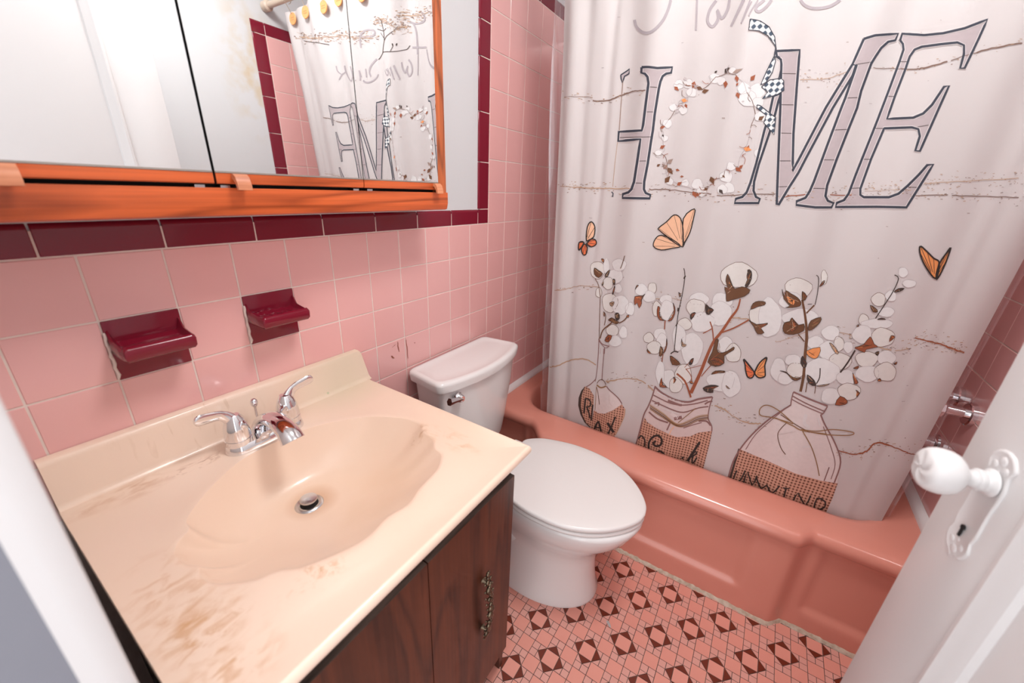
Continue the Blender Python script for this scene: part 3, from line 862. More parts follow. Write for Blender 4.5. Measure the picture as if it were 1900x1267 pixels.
# ------------------------------------------------------------------ faucet
FXc, FYc = 0.085, 0.286
fa = thing('faucet', 'chrome two handle faucet with curved levers behind the basin', 'faucet', (FXc, FYc, CT))
def stadium(hx, hy, z, n=40):
    out = []
    for j in range(n):
        a = 2 * PI * j / n
        s = math.sin(a); c = math.cos(a)
        out.append(Vector((FXc + hx * c, FYc + (hy - hx) * (1 if s > 0.0001 else (-1 if s < -0.0001 else 0)) + hx * s, z)))
    return out
V, F = loft([stadium(0.029, 0.079, CT + 0.0005), stadium(0.029, 0.079, CT + 0.004), stadium(0.026, 0.076, CT + 0.015), stadium(0.023, 0.073, CT + 0.019)])
mesh('base_plate', V, F, M_CHROME, fa, auto=40)
for s in (-1, 1):
    h = lathe('handle', [(0.0, 0.010), (0.0240, 0.010), (0.0240, 0.022), (0.0225, 0.0225), (0.0225, 0.0245), (0.0238, 0.025), (0.0230, 0.038), (0.0205, 0.052), (0.0165, 0.066), (0.0105, 0.075), (0.0, 0.0775)], M_CHROME, fa, 28, (FXc, FYc + s * 0.052, CT + 0.006))
    y0 = FYc + s * 0.052
    path = spline([(FXc, y0 - s * 0.004, CT + 0.052), (FXc + 0.001, y0 + s * 0.006, CT + 0.075), (FXc + 0.002, y0 + s * 0.022, CT + 0.090), (FXc + 0.004, y0 + s * 0.043, CT + 0.0955), (FXc + 0.006, y0 + s * 0.064, CT + 0.0985)], 6)
    n_ = len(path)
    rad = [((0.0155 - 0.0055 * sm(0, 0.5, i / (n_ - 1)) + 0.0015 * sm(0.5, 0.9, i / (n_ - 1))) * (1 if i < n_ - 3 else (0.92, 0.78, 0.45)[i - n_ + 3]), 0.0145 - 0.0105 * sm(0, 0.5, i / (n_ - 1))) for i in range(n_)]
    V, F = loft(tube_pts(path, rad, 14))
    mesh('lever', V, F, M_CHROME, h, auto=60)
path = spline([(FXc - 0.012, FYc, CT + 0.012), (FXc + 0.000, FYc, CT + 0.038), (FXc + 0.030, FYc, CT + 0.058), (FXc + 0.070, FYc, CT + 0.062), (FXc + 0.100, FYc, CT + 0.050), (FXc + 0.112, FYc, CT + 0.036)], 8)
n_ = len(path)
V, F = loft(tube_pts(path, [(0.0235 - 0.003 * math.sin(PI * i / (n_ - 1)), 0.018 - 0.004 * math.sin(PI * i / (n_ - 1)) + 0.002 * sm(0.7, 1, i / (n_ - 1))) for i in range(n_)], 18))
mesh('spout', V, F, M_CHROME, fa, auto=55)
rod = lathe('lift_rod', [(0.0, 0.0), (0.0025, 0.0), (0.0025, 0.055), (0.004, 0.057), (0.0065, 0.061), (0.0075, 0.066), (0.0062, 0.072), (0.003, 0.0755), (0.0, 0.076)], M_CHROME, fa, 16, (FXc - 0.026, FYc, CT + 0.010))

# ------------------------------------------------------------------ mirror cabinet
mc = thing('medicine_cabinet', 'triple mirror medicine cabinet in stained oak on the tiled wall', 'mirror cabinet', (0.05, 0.43, 1.235))
KS = 0.9565                                             # size at the face of the cabinet
sy = lambda y: -0.0448 + (y + 0.0448) * KS
CXF = 0.1325
CY0, CY1, CZ0, CZ1 = sy(-0.024), sy(0.876), 1.2318, 1.985
RH = 0.0455                                             # height of the bottom rail
TILT_Y, TILT_Z = 0.0119, 0.0104                         # the cabinet hangs a little out of true
def true(o):
    for v in o.data.vertices:
        v.co.x += (-TILT_Y * (v.co.y - 0.44) - TILT_Z * (v.co.z - 1.47)) * max(0.0, v.co.x - 0.03) / 0.105
    return o
xb = CXF - 0.020
true(box('back_box', 0.008, xb - 0.001, CY0 + 0.012, CY1 - 0.012, CZ0 + 0.012, CZ1 - 0.012, M_DARK, mc))
V, F = loft([[Vector((x, y, z)) for x, z in ((0.010, CZ0), (CXF - 0.012, CZ0), (CXF - 0.004, CZ0 + 0.003), (CXF - 0.0005, CZ0 + 0.016), (CXF, CZ0 + 0.0175), (CXF, CZ0 + RH), (xb, CZ0 + RH), (xb, CZ0 + 0.012), (0.010, CZ0 + 0.012))] for y in np.linspace(CY0, CY1, 12)])
true(mesh('bottom_rail', V, F, M_OAK_Y, mc, auto=30))
for ye, sg in ((CY1, -1), (CY0, 1)):
    V, F = loft([[Vector((x, ye + sg * y, z)) for x, y in ((0.010, 0), (CXF - 0.010, 0), (CXF - 0.002, 0.004), (CXF, 0.012), (CXF, 0.039), (xb, 0.039), (xb, 0.012), (0.010, 0.012))] for z in np.linspace(CZ0 + RH, CZ1, 8)])
    true(mesh('side_rail', V, F, M_OAK_Z, mc, auto=30))
true(box('top_rail', 0.010, CXF, CY0, CY1, CZ1, CZ1 + 0.045, M_OAK_Y, mc, 0.004))
M_TRIMGREY = mat('aluminium_strip', (0.42, 0.38, 0.34), 0.35, metal=0.6)
DZ0 = 1.2830
XD = CXF + 0.0005
for a, b, hy in ((0.0265, 0.2830, 0.056), (0.2870, 0.5845, 0.322), (0.5865, 0.8345, 0.824)):
    a, b, hy = sy(a), sy(b), sy(hy)
    d = true(box('mirror_door', xb + 0.001, XD, a, b, DZ0, CZ1 - 0.004, M_DARK, mc, label='mirrored cabinet door'))  # body coloured black so the seams between doors look shaded
    V, F = loft([[Vector((x, y, z)) for x, z in ((XD, DZ0 + 0.0005), (XD + 0.002, DZ0 + 0.002), (XD + 0.003, DZ0 + 0.0165), (XD, DZ0 + 0.017))] for y in (a, b)])
    true(mesh('door_rail', V, F, M_OAK_Y, d, auto=30))
    true(box('mirror_glass', XD, XD + 0.002, a, b, DZ0 + 0.0198, CZ1 - 0.006, M_MIRROR, d))
    true(box('mirror_edge', XD, XD + 0.0027, a, b, DZ0 + 0.0172, DZ0 + 0.0198, M_TRIMGREY, d))
    prof = [(0.0, 0.016), (0.0085, 0.0165), (0.0145, 0.012), (0.0185, 0.002), (0.0195, -0.008), (0.0145, -0.0085), (0.0115, 0.002), (0.0055, 0.008), (0.0, 0.009)]
    V, F = loft([[Vector((XD + x, y, DZ0 + z)) for x, z in prof] for y in (hy - 0.011, hy + 0.011)])
    true(mesh('finger_pull', V, F, M_OAK_PULL, d, auto=40))
for y in (0.262, 0.300, 0.566, 0.604):
    true(box('hinge', xb + 0.001, CXF - 0.001, sy(y) - 0.007, sy(y) + 0.007, CZ0 + RH, CZ0 + RH + 0.004, M_STEEL, mc))

# ------------------------------------------------------------------ glazed soap dishes set into the tiles
def soap(k, r, label, ridges):
    y0 = k * T; z1 = Z0 - r * T; yc = y0 + T / 2
    t = thing('soap_dish', label, 'soap dish', (0, yc, z1 - T), 'maroon ceramic dishes on the tiled wall')
    bm = bmesh.new(); add_box(bm, -0.0055, 0.0025, y0 + 0.0009, y0 + T - 0.0009, z1 - T + 0.0009, z1 - 0.0009, 0.0015, 2)
    bm_obj('back_plate', bm, M_MAROON, t, auto=35)
    # shelf: dished top over a rounded slab
    NU, NV = 36, 14
    hw, zt, dep = 0.0520, z1 - 0.034, 0.064
    topg = []
    for i in range(NU + 1):
        u = -1 + 2 * i / NU
        row = []
        for j in range(NV + 1):
            v = j / NV
            x = 0.0015 + dep * v
            w = hw * (1 - 0.10 * sm(0.75, 1.0, v) * 0.5)
            side = sm(0.80, 0.97, abs(u)); lipf = sm(0.80, 0.95, v); back = 1 - sm(0.0, 0.25, v)
            z = zt - 0.012 + 0.011 * max(lipf, 0.55 * side) + 0.016 * back * (0.35 + 0.65 * side) + 0.010 * side * (1 - v)
            if ridges: z += 0.0022 * (0.5 + 0.5 * math.cos(u * PI * 5)) * (1 - lipf) * (1 - side)
            else: z += 0.0016 * (0.5 + 0.5 * math.cos(v * PI * 6)) * (1 - lipf) * (1 - side)
            z -= 0.003 * sm(0.96, 1.0, v) + 0.003 * sm(0.97, 1.0, abs(u))
            row.append(Vector((x, yc + w * u, z)))
        topg.append(row)
    V = [p for row in topg for p in row]; n = NV + 1
    F = [(i * n + j, i * n + j + 1, (i + 1) * n + j + 1, (i + 1) * n + j) for i in range(NU) for j in range(NV)]
    per = [i * n for i in range(NU + 1)] + [NU * n + j for j in range(1, n)] + [i * n + NV for i in range(NU - 1, -1, -1)] + [j for j in range(NV - 1, 0, -1)]
    prev = per
    for dzz, ins in ((-0.005, -0.0012), (-0.020, -0.0005), (-0.0255, 0.004), (-0.0290, 0.026)):
        o = len(V); cur = []
        for q, pi_ in enumerate(per):
            p = V[pi_]
            zz = zt - 0.002 + dzz
            zz = min(zz, p.z - 0.001)
            c = Vector((0.0, yc, 0)); d = Vector((p.x - c.x, p.y - c.y, 0))
            k_ = 1 - ins / max(d.length, 1e-4)
            x_ = max(0.0015, c.x + d.x * k_)
            V.append(Vector((x_, c.y + d.y * (k_ if abs(d.y) > 0.04 else 1), zz))); cur.append(o + q)
        m_ = len(per)
        F += [(prev[q], prev[(q + 1) % m_], cur[(q + 1) % m_], cur[q]) for q in range(m_)]
        prev = cur
    F.append(tuple(prev))
    mesh('tray', V, F, M_MAROON, t, auto=70)
    # scraggy line of old sealant down one side
    pts = [(0.0025, y0 + 0.0005 + 0.0012 * math.sin(i * 1.9), z1 - 0.02 - 0.085 * i / 12) for i in range(13)]
    tube('sealant', pts, [0.0016 + 0.0014 * abs(math.sin(i * 1.3)) for i in range(13)], M_GROUT, t, 8)
    return t
soap(1, 1, 'maroon ceramic soap dish with a plain tray nearer the doorway', False)
soap(3, 1, 'maroon ceramic soap dish with a ribbed tray, above the faucet', True)

# ------------------------------------------------------------------ room door standing open
HX, HY = 1.276, YN + 0.004
ang = math.atan2(0.623 - HY, 1.176 - HX)                 # direction of the leaf in plan
du = Vector((math.cos(ang), math.sin(ang), 0)); dn = Vector((-du.y, du.x, 0))   # dn faces the basin
if dn.x > 0: dn = -dn
DWID = Vector((1.176 - HX, 0.623 - HY)).length
DM = Matrix(((du.x, -dn.x, 0, HX), (du.y, -dn.y, 0, HY), (0, 0, 1, 0), (0, 0, 0, 1)))   # local: u along leaf, v into leaf thickness, z
door = thing('door_1', 'white painted panel door standing open with an ornate knob', None, (HX, HY, 0.0), kind='structure')
def dpart(name, bm, m, auto=40, parent=None, label=None):
    bmesh.ops.transform(bm, matrix=DM, verts=bm.verts)
    return bm_obj(name, bm, m, parent or door, auto=auto, label=label)
TD = 0.035
ST = 0.118                                               # stile width
bm = bmesh.new(); add_box(bm, DWID - ST, DWID, 0, TD, 0.012, 2.015, 0.002, 2); dpart('stile', bm, M_WHITEGLOSS)
bm = bmesh.new(); add_box(bm, 0.0, ST, 0, TD, 0.012, 2.015, 0.002, 2); dpart('stile', bm, M_WHITEGLOSS)
rails = [(0.012, 0.24), (1.895, 2.015)]
for a, b in rails:
    bm = bmesh.new(); add_box(bm, ST, DWID - ST, 0, TD, a, b); dpart('rail', bm, M_WHITEGLOSS)
bm = bmesh.new(); add_box(bm, ST, DWID - ST, 0.012, TD - 0.012, 0.24, 1.895); dpart('panel', bm, M_WHITEGLOSS)
def moulding(u0, u1, z0, z1):
    prof = [(0.0, 0.0005), (0.004, -0.004), (0.010, -0.005), (0.015, -0.002), (0.020, 0.0), (0.030, 0.006), (0.034, 0.0125)]
    R_ = []
    for i, (a, v) in enumerate(prof):
        R_.append([Vector((u0 + a, v, z0 + a)), Vector((u1 - a, v, z0 + a)), Vector((u1 - a, v, z1 - a)), Vector((u0 + a, v, z1 - a))])
    V, F = loft(R_, False, False)
    bm = bmesh.new(); vs = [bm.verts.new(v) for v in V]
    for f in F: bm.faces.new([vs[i] for i in f])
    dpart('panel_moulding', bm, M_WHITEGLOSS, auto=20)
moulding(ST - 0.004, DWID - ST + 0.004, 0.236, 1.899)
# cast escutcheon and knob, thick with paint
ku = DWID - 0.062
plate = [(0.0, 0.077), (0.010, 0.0745), (0.0165, 0.069), (0.0205, 0.062), (0.0175, 0.053), (0.0195, 0.044), (0.0215, 0.032), (0.0195, 0.0), (0.0205, -0.030), (0.0185, -0.042), (0.0215, -0.053), (0.0185, -0.063), (0.0125, -0.070), (0.007, -0.0715), (0.0, -0.078)]
pl = spline([(a, b, 0) for a, b in plate], 3)
full = [(p.x, p.y) for p in pl] + [(-p.x, p.y) for p in reversed(pl[1:-1])]
PZ = 0.968
R_ = []
for s, v in ((1.0, 0.0), (0.99, -0.0016), (0.93, -0.0027), (0.86, -0.0025), (0.80, -0.0020)):
    R_.append([Vector((ku + a * s, v, PZ + b * (1 - (1 - s) * 0.35))) for a, b in full])
V, F = loft(R_)
bm = bmesh.new(); vs = [bm.verts.new(v) for v in V]
for f in F: bm.faces.new([vs[i] for i in f])
for s in (1, -1):                                        # scroll lumps at both ends of the plate
    for a, b, r in ((0, 0.064, 0.006), (0.009, 0.056, 0.0045), (-0.009, 0.056, 0.0045), (0.0, 0.050, 0.003)):
        bmesh.ops.create_icosphere(bm, subdivisions=2, radius=r, matrix=Matrix.Translation((ku + a, -0.0018, PZ + s * b)) @ Matrix.Diagonal((1, 0.24, 1, 1)))
es = dpart('escutcheon', bm, M_WHITEGLOSS, auto=50, label='ornate escutcheon plate thick with white paint')
bm = bmesh.new()
add_box(bm, ku - 0.0016, ku + 0.0016, -0.0046, -0.0030, PZ - 0.045, PZ - 0.033)
bmesh.ops.create_cone(bm, cap_ends=True, segments=14, radius1=0.0034, radius2=0.0034, depth=0.0016, matrix=Matrix.Translation((ku, -0.0038, PZ - 0.032)) @ Matrix.Rotation(PI / 2, 4, 'X'))
dpart('keyhole', bm, M_DARK, auto=None, parent=es)
def dlathe(name, prof, m, u, z, n=28, parent=None, label=None, swirl=0.0):
    V = []
    for r, h in prof:
        for j in range(n):
            a = 2 * PI * j / n
            rr = r
            hh = h
            if swirl and h > 0.060: hh = h + swirl * math.sin(a * 5 + r * 300) * math.sin(PI * min(1, r / 0.022))
            V.append(Vector((u + rr * math.cos(a), -hh, z + rr * math.sin(a))))
    F = []
    for i in range(len(prof) - 1):
        for j in range(n):
            k = (j + 1) % n
            F.append((i * n + j, i * n + k, (i + 1) * n + k, (i + 1) * n + j))
    bm = bmesh.new(); vs = [bm.verts.new(v) for v in V]
    for f in F: bm.faces.new([vs[i] for i in f])
    bmesh.ops.remove_doubles(bm, verts=bm.verts, dist=1e-6)
    return dpart(name, bm, m, auto=50, parent=parent, label=label)
kz = 1.003
kn = dlathe('knob', [(0.0, 0.003), (0.0165, 0.003), (0.0155, 0.005), (0.0120, 0.007), (0.0115, 0.010), (0.0128, 0.0115), (0.0128, 0.016), (0.0098, 0.0175), (0.0092, 0.023), (0.0125, 0.0265), (0.0185, 0.030), (0.0232, 0.0345), (0.0258, 0.040), (0.0268, 0.046), (0.0266, 0.052), (0.0252, 0.0575), (0.0226, 0.0615), (0.0195, 0.0635), (0.0150, 0.0645), (0.0095, 0.0650), (0.004, 0.0652), (0.0, 0.0652)], M_WHITEGLOSS, ku, kz, 36, None, 'egg shaped knob with cast swirls, painted white', 0.0018)
for z in (0.25, 1.75):
    box('hinge', HX - 0.004, HX + 0.010, HY - 0.006, HY + 0.004, z - 0.045, z + 0.045, M_WHITEGLOSS, door)

# ------------------------------------------------------------------ bath taps on the far right wall, half hidden by the liner
def valve(y, z, label):
    t = thing('bath_valve', label, 'tap', (W, y, z), 'chrome bath valves over the tub')
    mt = Matrix.Rotation(PI, 4, 'Z')
    lathe('flange', [(0.0, 0.0), (0.034, 0.0), (0.034, 0.011), (0.031, 0.014), (0.016, 0.014), (0.0, 0.014)], M_CHROME, t, 28, (W, y, z), 'x', mt)
    lathe('stem', [(0.0, 0.012), (0.0145, 0.012), (0.0145, 0.058), (0.0, 0.060)], M_CHROME, t, 20, (W, y, z), 'x', mt)
    lathe('handle', [(0.0, 0.056), (0.018, 0.056), (0.026, 0.062), (0.027, 0.078), (0.022, 0.086), (0.0, 0.088)], M_CHROME, t, 8, (W, y, z), 'x', mt, auto=25)
    return t
valve(1.498, 0.744, 'chrome bath valve nearer the door, below the grouted tiles')
valve(1.607, 0.750, 'chrome bath valve deeper in the tub alcove behind the liner')
spo = thing('tub_spout', 'chrome tub spout low on the tiled wall behind the curtain edge', 'spout', (W, 1.612, 0.58))
V, F = loft(tube_pts(spline([(W - 0.001, 1.612, 0.582), (W - 0.05, 1.612, 0.582), (W - 0.10, 1.612, 0.576), (W - 0.125, 1.612, 0.556), (W - 0.128, 1.612, 0.540)], 5), 0.021, 16))
mesh('spout_body', V, F, M_CHROME, spo, auto=50)
lathe('wall_flange', [(0.0, 0.0), (0.030, 0.0), (0.029, 0.006), (0.022, 0.010), (0.0, 0.010)], M_CHROME, spo, 24, (W, 1.612, 0.582), 'x', Matrix.Rotation(PI, 4, 'Z'))

# ------------------------------------------------------------------ ceiling lamp (above the frame)
lamp = thing('ceiling_lamp', 'round white glass ceiling lamp over the middle of the room', 'lamp', (0.92, 0.66, ZC))
lathe('canopy', [(0.0, 0.0), (0.22, 0.0), (0.22, -0.02), (0.205, -0.03), (0.0, -0.03)], M_CHROME, lamp, 32, (0.92, 0.66, ZC - 0.0005))
mg = bpy.data.materials.new('lit_opal_glass'); mg.use_nodes = True
nt = mg.node_tree; nt.nodes.remove(nt.nodes['Principled BSDF'])
em = nt.nodes.new('ShaderNodeEmission'); em.inputs[0].default_value = (1.0, 0.985, 0.98, 1); em.inputs[1].default_value = LAMP
nt.links.new(em.outputs[0], nt.nodes['Material Output'].inputs[0])
lathe('glass_dome', [(0.20, -0.030), (0.198, -0.045), (0.18, -0.068), (0.12, -0.085), (0.06, -0.092), (0.0, -0.094)], mg, lamp, 32, (0.92, 0.66, ZC))

# ------------------------------------------------------------------ paint fleck on the floor
bm = bmesh.new()
vs = [bm.verts.new((0.747 + x, 0.874 + y, 0.0009 + z)) for x, y, z in ((-0.010, 0.004, 0), (-0.003, 0.007, 0.0012), (0.006, -0.001, 0.001), (0.011, -0.009, 0.0), (0.004, -0.010, 0.0006), (-0.006, -0.002, 0.0015))]
bm.faces.new(vs)
bmesh.ops.solidify(bm, geom=bm.faces[:], thickness=0.0006)
o = bm_obj('paint_fleck', bm, M_WHITEGLOSS)
tag(o, 'small white paint fleck lying on the mosaic floor beside the toilet', 'fleck')
# ------------------------------------------------------------------ shower curtain
CX0, CX1, CZB, CZT = 0.236, 1.386, 0.300, 2.012
def cy(x, z):
    t = (z - RIM) / 1.62
    base = 1.228 + (2.0 - z) * 0.0695
    a = 0.0055 + 0.0085 * max(0.0, t) ** 1.2
    s = math.sin(2 * PI * x / 0.205 + 0.9 + 0.5 * math.sin(3 * x + 0.4 * z)) + 0.45 * math.sin(2 * PI * x / 0.118 + 1.3 + 0.5 * z)
    top = 0.012 * sm(1.65, 2.0, z) * math.sin(2 * PI * (x - CX0) / 0.115 - PI / 2)
    k = max(0.0, x - 1.285)
    bend = 0.36 * k * sm(0.0, 0.03, k)                       # right strip of the cloth turns away
    bend += 0.10 * max(0.0, x - 1.32) * (1 - sm(0.40, 0.60, z))
    lf = 0.014 * math.exp(-((x - 0.318) / 0.020) ** 2) - 0.006 * math.exp(-((x - 0.27) / 0.02) ** 2) + 0.008 * math.exp(-((x - 0.395) / 0.012) ** 2) * sm(0.9, 1.3, z)
    return base + a * s + top + bend + lf
def cn(x, z):
    h = 0.001
    v = Vector(((cy(x + h, z) - cy(x - h, z)) / (2 * h), -1, (cy(x, z + h) - cy(x, z - h)) / (2 * h)))
    return v.normalized()
GX = 0.006
def fabric(name, m, parent, x0, x1, z0, z1, off, wav=0.0, gx=GX, gz=0.015, edge=None):
    nx = int(round((x1 - x0) / gx)); nz = int(round((z1 - z0) / gz))
    V = []
    for j in range(nz + 1):
        z = z0 + (z1 - z0) * j / nz
        for i in range(nx + 1):
            x = x0 + (x1 - x0) * i / nx
            if edge: x = edge(x, z)
            V.append((x, cy(x, z) + off + (wav * math.sin(x * 61 + z * 9) if wav else 0), z))
    n = nx + 1
    F = [(j * n + i, j * n + i + 1, (j + 1) * n + i + 1, (j + 1) * n + i) for j in range(nz) for i in range(nx)]
    return mesh(name, V, F, m, parent, smooth=True)

def cloth_mat():
    m = bpy.data.materials.new('white_polyester'); m.use_nodes = True; nt = m.node_tree; b = nt.nodes['Principled BSDF']
    b.inputs['Base Color'].default_value = (0.76, 0.725, 0.715, 1); b.inputs['Roughness'].default_value = 0.65
    tc = nt.nodes.new('ShaderNodeTexCoord')
    mp = nt.nodes.new('ShaderNodeMapping'); mp.inputs['Scale'].default_value = (220, 220, 900)
    nt.links.new(tc.outputs['Object'], mp.inputs[0])
    n = nt.nodes.new('ShaderNodeTexNoise'); n.inputs['Scale'].default_value = 1.0; n.inputs['Detail'].default_value = 2
    nt.links.new(mp.outputs[0], n.inputs['Vector'])
    bp = nt.nodes.new('ShaderNodeBump'); bp.inputs['Strength'].default_value = 0.12; bp.inputs['Distance'].default_value = 0.001
    nt.links.new(n.outputs[0], bp.inputs['Height']); nt.links.new(bp.outputs[0], b.inputs['Normal'])
    tr = nt.nodes.new('ShaderNodeBsdfTranslucent'); tr.inputs[0].default_value = (0.85, 0.80, 0.77, 1)
    mx = nt.nodes.new('ShaderNodeMixShader'); mx.inputs[0].default_value = 0.28
    nt.links.new(b.outputs[0], mx.inputs[1]); nt.links.new(tr.outputs[0], mx.inputs[2]); nt.links.new(mx.outputs[0], nt.nodes['Material Output'].inputs[0])
    return m
M_CLOTH = cloth_mat()
curt = thing('shower_curtain', 'white fabric shower curtain printed with HOME, cotton stems and jars', 'shower curtain', ((CX0 + CX1) / 2, 1.3, CZB))
fabric('curtain_cloth', M_CLOTH, curt, CX0, CX1, CZB, CZT, 0.0)
# stitched hems on both side edges
for x0, x1 in ((CX0, CX0 + 0.018), (CX1 - 0.018, CX1)):
    o = fabric('hem', M_CLOTH, curt, x0, x1, CZB, CZT, -0.0012, gx=0.003, gz=0.006)
    for v in o.data.vertices:
        v.co.y -= 0.0006 * math.sin(v.co.z * 520) * (1 if abs(v.co.x - (x0 + x1) / 2) < 0.006 else 0)

# ---- clear liner inside
ml = bpy.data.materials.new('clear_vinyl'); ml.use_nodes = True; nt = ml.node_tree; nt.nodes.remove(nt.nodes['Principled BSDF'])
tr = nt.nodes.new('ShaderNodeBsdfTransparent'); tr.inputs[0].default_value = (0.96, 0.95, 0.96, 1)
gl = nt.nodes.new('ShaderNodeBsdfGlossy'); gl.inputs['Roughness'].default_value = 0.12; gl.inputs[0].default_value = (1, 1, 1, 1)
df = nt.nodes.new('ShaderNodeBsdfDiffuse'); df.inputs[0].default_value = (0.85, 0.82, 0.84, 1)
m1 = nt.nodes.new('ShaderNodeMixShader'); m1.inputs[0].default_value = 0.09
m2 = nt.nodes.new('ShaderNodeMixShader'); m2.inputs[0].default_value = 0.07
nt.links.new(tr.outputs[0], m1.inputs[1]); nt.links.new(df.outputs[0], m1.inputs[2]); nt.links.new(m1.outputs[0], m2.inputs[1]); nt.links.new(gl.outputs[0], m2.inputs[2])
nt.links.new(m2.outputs[0], nt.nodes['Material Output'].inputs[0])
liner = thing('shower_liner', 'clear plastic shower liner peeking out beside the printed curtain', 'shower liner', (0.8, 1.35, 0.28))
fabric('liner_sheet', ml, liner, 0.196, 1.410, 0.28, 2.005, 0.016, 0.003, gx=0.008, gz=0.02, edge=lambda x, z: x + 0.004 * math.sin(z * 7) * (1 if x < 0.25 else 0.3) + (0.018 * (1.3 - z) / 1.0 if x < 0.24 and z > 0.5 else 0) * 0.6)
for xx in (0.199, 1.407):
    bm = bmesh.new()
    o = fabric('liner_hem', ml, liner, xx - 0.003, xx + 0.003, 0.28, 2.005, 0.0145, 0.003, gx=0.003, gz=0.01, edge=lambda x, z: x + 0.004 * math.sin(z * 7) * (1 if x < 0.25 else 0.3) + (0.018 * (1.3 - z) / 1.0 if x < 0.24 and z > 0.5 else 0) * 0.6)
    bm.free()

# ---- rod and button hooks (seen in the mirror)
RY, RZ = 1.222, 2.050
rodt = thing('curtain_rod', 'cream shower curtain rod spanning the alcove walls', 'rod', (W / 2, RY, RZ))
M_ROD = mat('cream_rod', (0.62, 0.50, 0.40), 0.4)
tube('rod_tube', [(0.001, RY, RZ), (W - 0.001, RY, RZ)], 0.0125, M_ROD, rodt, 20)
for x, s in ((0.0005, 0), (W - 0.0005, PI)):
    lathe('end_cap', [(0.0, 0.0), (0.021, 0.0), (0.021, 0.03), (0.015, 0.036), (0.0, 0.036)], M_ROD, rodt, 20, (x, RY, RZ), 'x', Matrix.Rotation(s, 4, 'Z'))
M_BTN = mat('orange_button', (0.80, 0.36, 0.13), 0.4)
M_BTNH = mat('button_dimple', (0.35, 0.10, 0.03), 0.5)
M_WIRE = mat('hook_wire', (0.6, 0.5, 0.4), 0.3, metal=0.8)
def hook(x, first):
    z = 1.983; y = cy(x, z)
    t = thing('curtain_hook', 'orange button shaped hook hanging the curtain from its rod', 'hook', (x, y, z), 'button hooks along the curtain rod')
    lathe('button', [(0.0, 0.009), (0.0225, 0.009), (0.0235, 0.0105), (0.022, 0.013), (0.018, 0.0125), (0.0, 0.012)], M_BTN, t, 24, (x, y, z), 'z', Matrix.Rotation(PI / 2, 4, 'X'))
    for i in range(3):
        for j in range(2):
            lathe('button_hole', [(0.0, 0.0123), (0.002, 0.0123), (0.0, 0.0132)], M_BTNH, t, 8, (x - 0.008 + 0.008 * i, y, z - 0.004 + 0.008 * j), 'z', Matrix.Rotation(PI / 2, 4, 'X'))
    pts = [(x, y - 0.010, z + 0.012)]
    for k in range(13):
        a = -0.35 * PI + 1.75 * PI * k / 12
        pts.append((x, RY - 0.019 * math.cos(a), RZ + 0.019 * math.sin(a)))
    tube('wire', pts, 0.0013, M_WIRE, t, 6)
for i in range(10): hook(CX0 + 0.0575 + 0.115 * i, i == 0)
# ------------------------------------------------------------------ the print on the curtain
# outlines are traced on the photograph, then laid on the cloth surface: every point becomes (x, z) on the curtain
def ray_dir(px, py):
    return CF + CR * ((px - 950.0) / FPX) + CD * ((py - 633.5) / FPX)
def on_cloth(o, d):
    t = (1.27 - o.y) / d.y
    for _ in range(12):
        p = o + d * t
        t += (cy(p.x, p.z) - p.y) / d.y * 0.8
    p = o + d * t
    return (p.x, p.z)
_cc = {}
def cp(px, py):
    k = (round(px, 2), round(py, 2))
    if k not in _cc: _cc[k] = on_cloth(CAM, ray_dir(px, py))
    return _cc[k]
def cpm(px, py):
    """the same through the cabinet mirror (upper part of the curtain, above the frame)"""
    d = ray_dir(px, py); n = Vector((1.0, TILT_Y, TILT_Z)).normalized()
    q = CAM + d * (n.dot(Vector((XD + 0.002, 0.44, 1.47)) - CAM) / n.dot(d))
    x, z = on_cloth(q, d - 2 * n.dot(d) * n)
    return (0.984 * x + 0.0335 * z - 0.0328, 1.026 * z - 0.038)
def frame(ox, oy, s): return lambda pts: [(ox + p[0] * s, oy + p[1] * s) for p in pts]
c3 = frame(1000, 0, .26316); c4 = frame(1400, 0, .26316); c5 = frame(1000, 350, .23684); c7 = frame(1300, 400, .31579); c8 = frame(1300, 680, .31579); c9 = frame(1300, 860, .3)
w1 = frame(1120, 100, .23684); m2 = frame(1340, 200, .22105); r3 = frame(540, 0, .15787)
p4 = frame(1060, 480, .18942); p5 = frame(1180, 470, .20528); p6 = frame(1410, 480, .22895); p7 = frame(1160, 690, .14207); p8 = frame(1060, 690, .1105)

NXC = int(round((CX1 - CX0) / GX)); STEP = (CX1 - CX0) / NXC
def clip_x(poly, lim, keep_gt):
    out = []
    for i in range(len(poly)):
        a, b = poly[i - 1], poly[i]
        ina = (a[0] >= lim) if keep_gt else (a[0] <= lim); inb = (b[0] >= lim) if keep_gt else (b[0] <= lim)
        if ina != inb:
            t = (lim - a[0]) / (b[0] - a[0]); out.append((lim, a[1] + (b[1] - a[1]) * t))
        if inb: out.append(b)
    return out

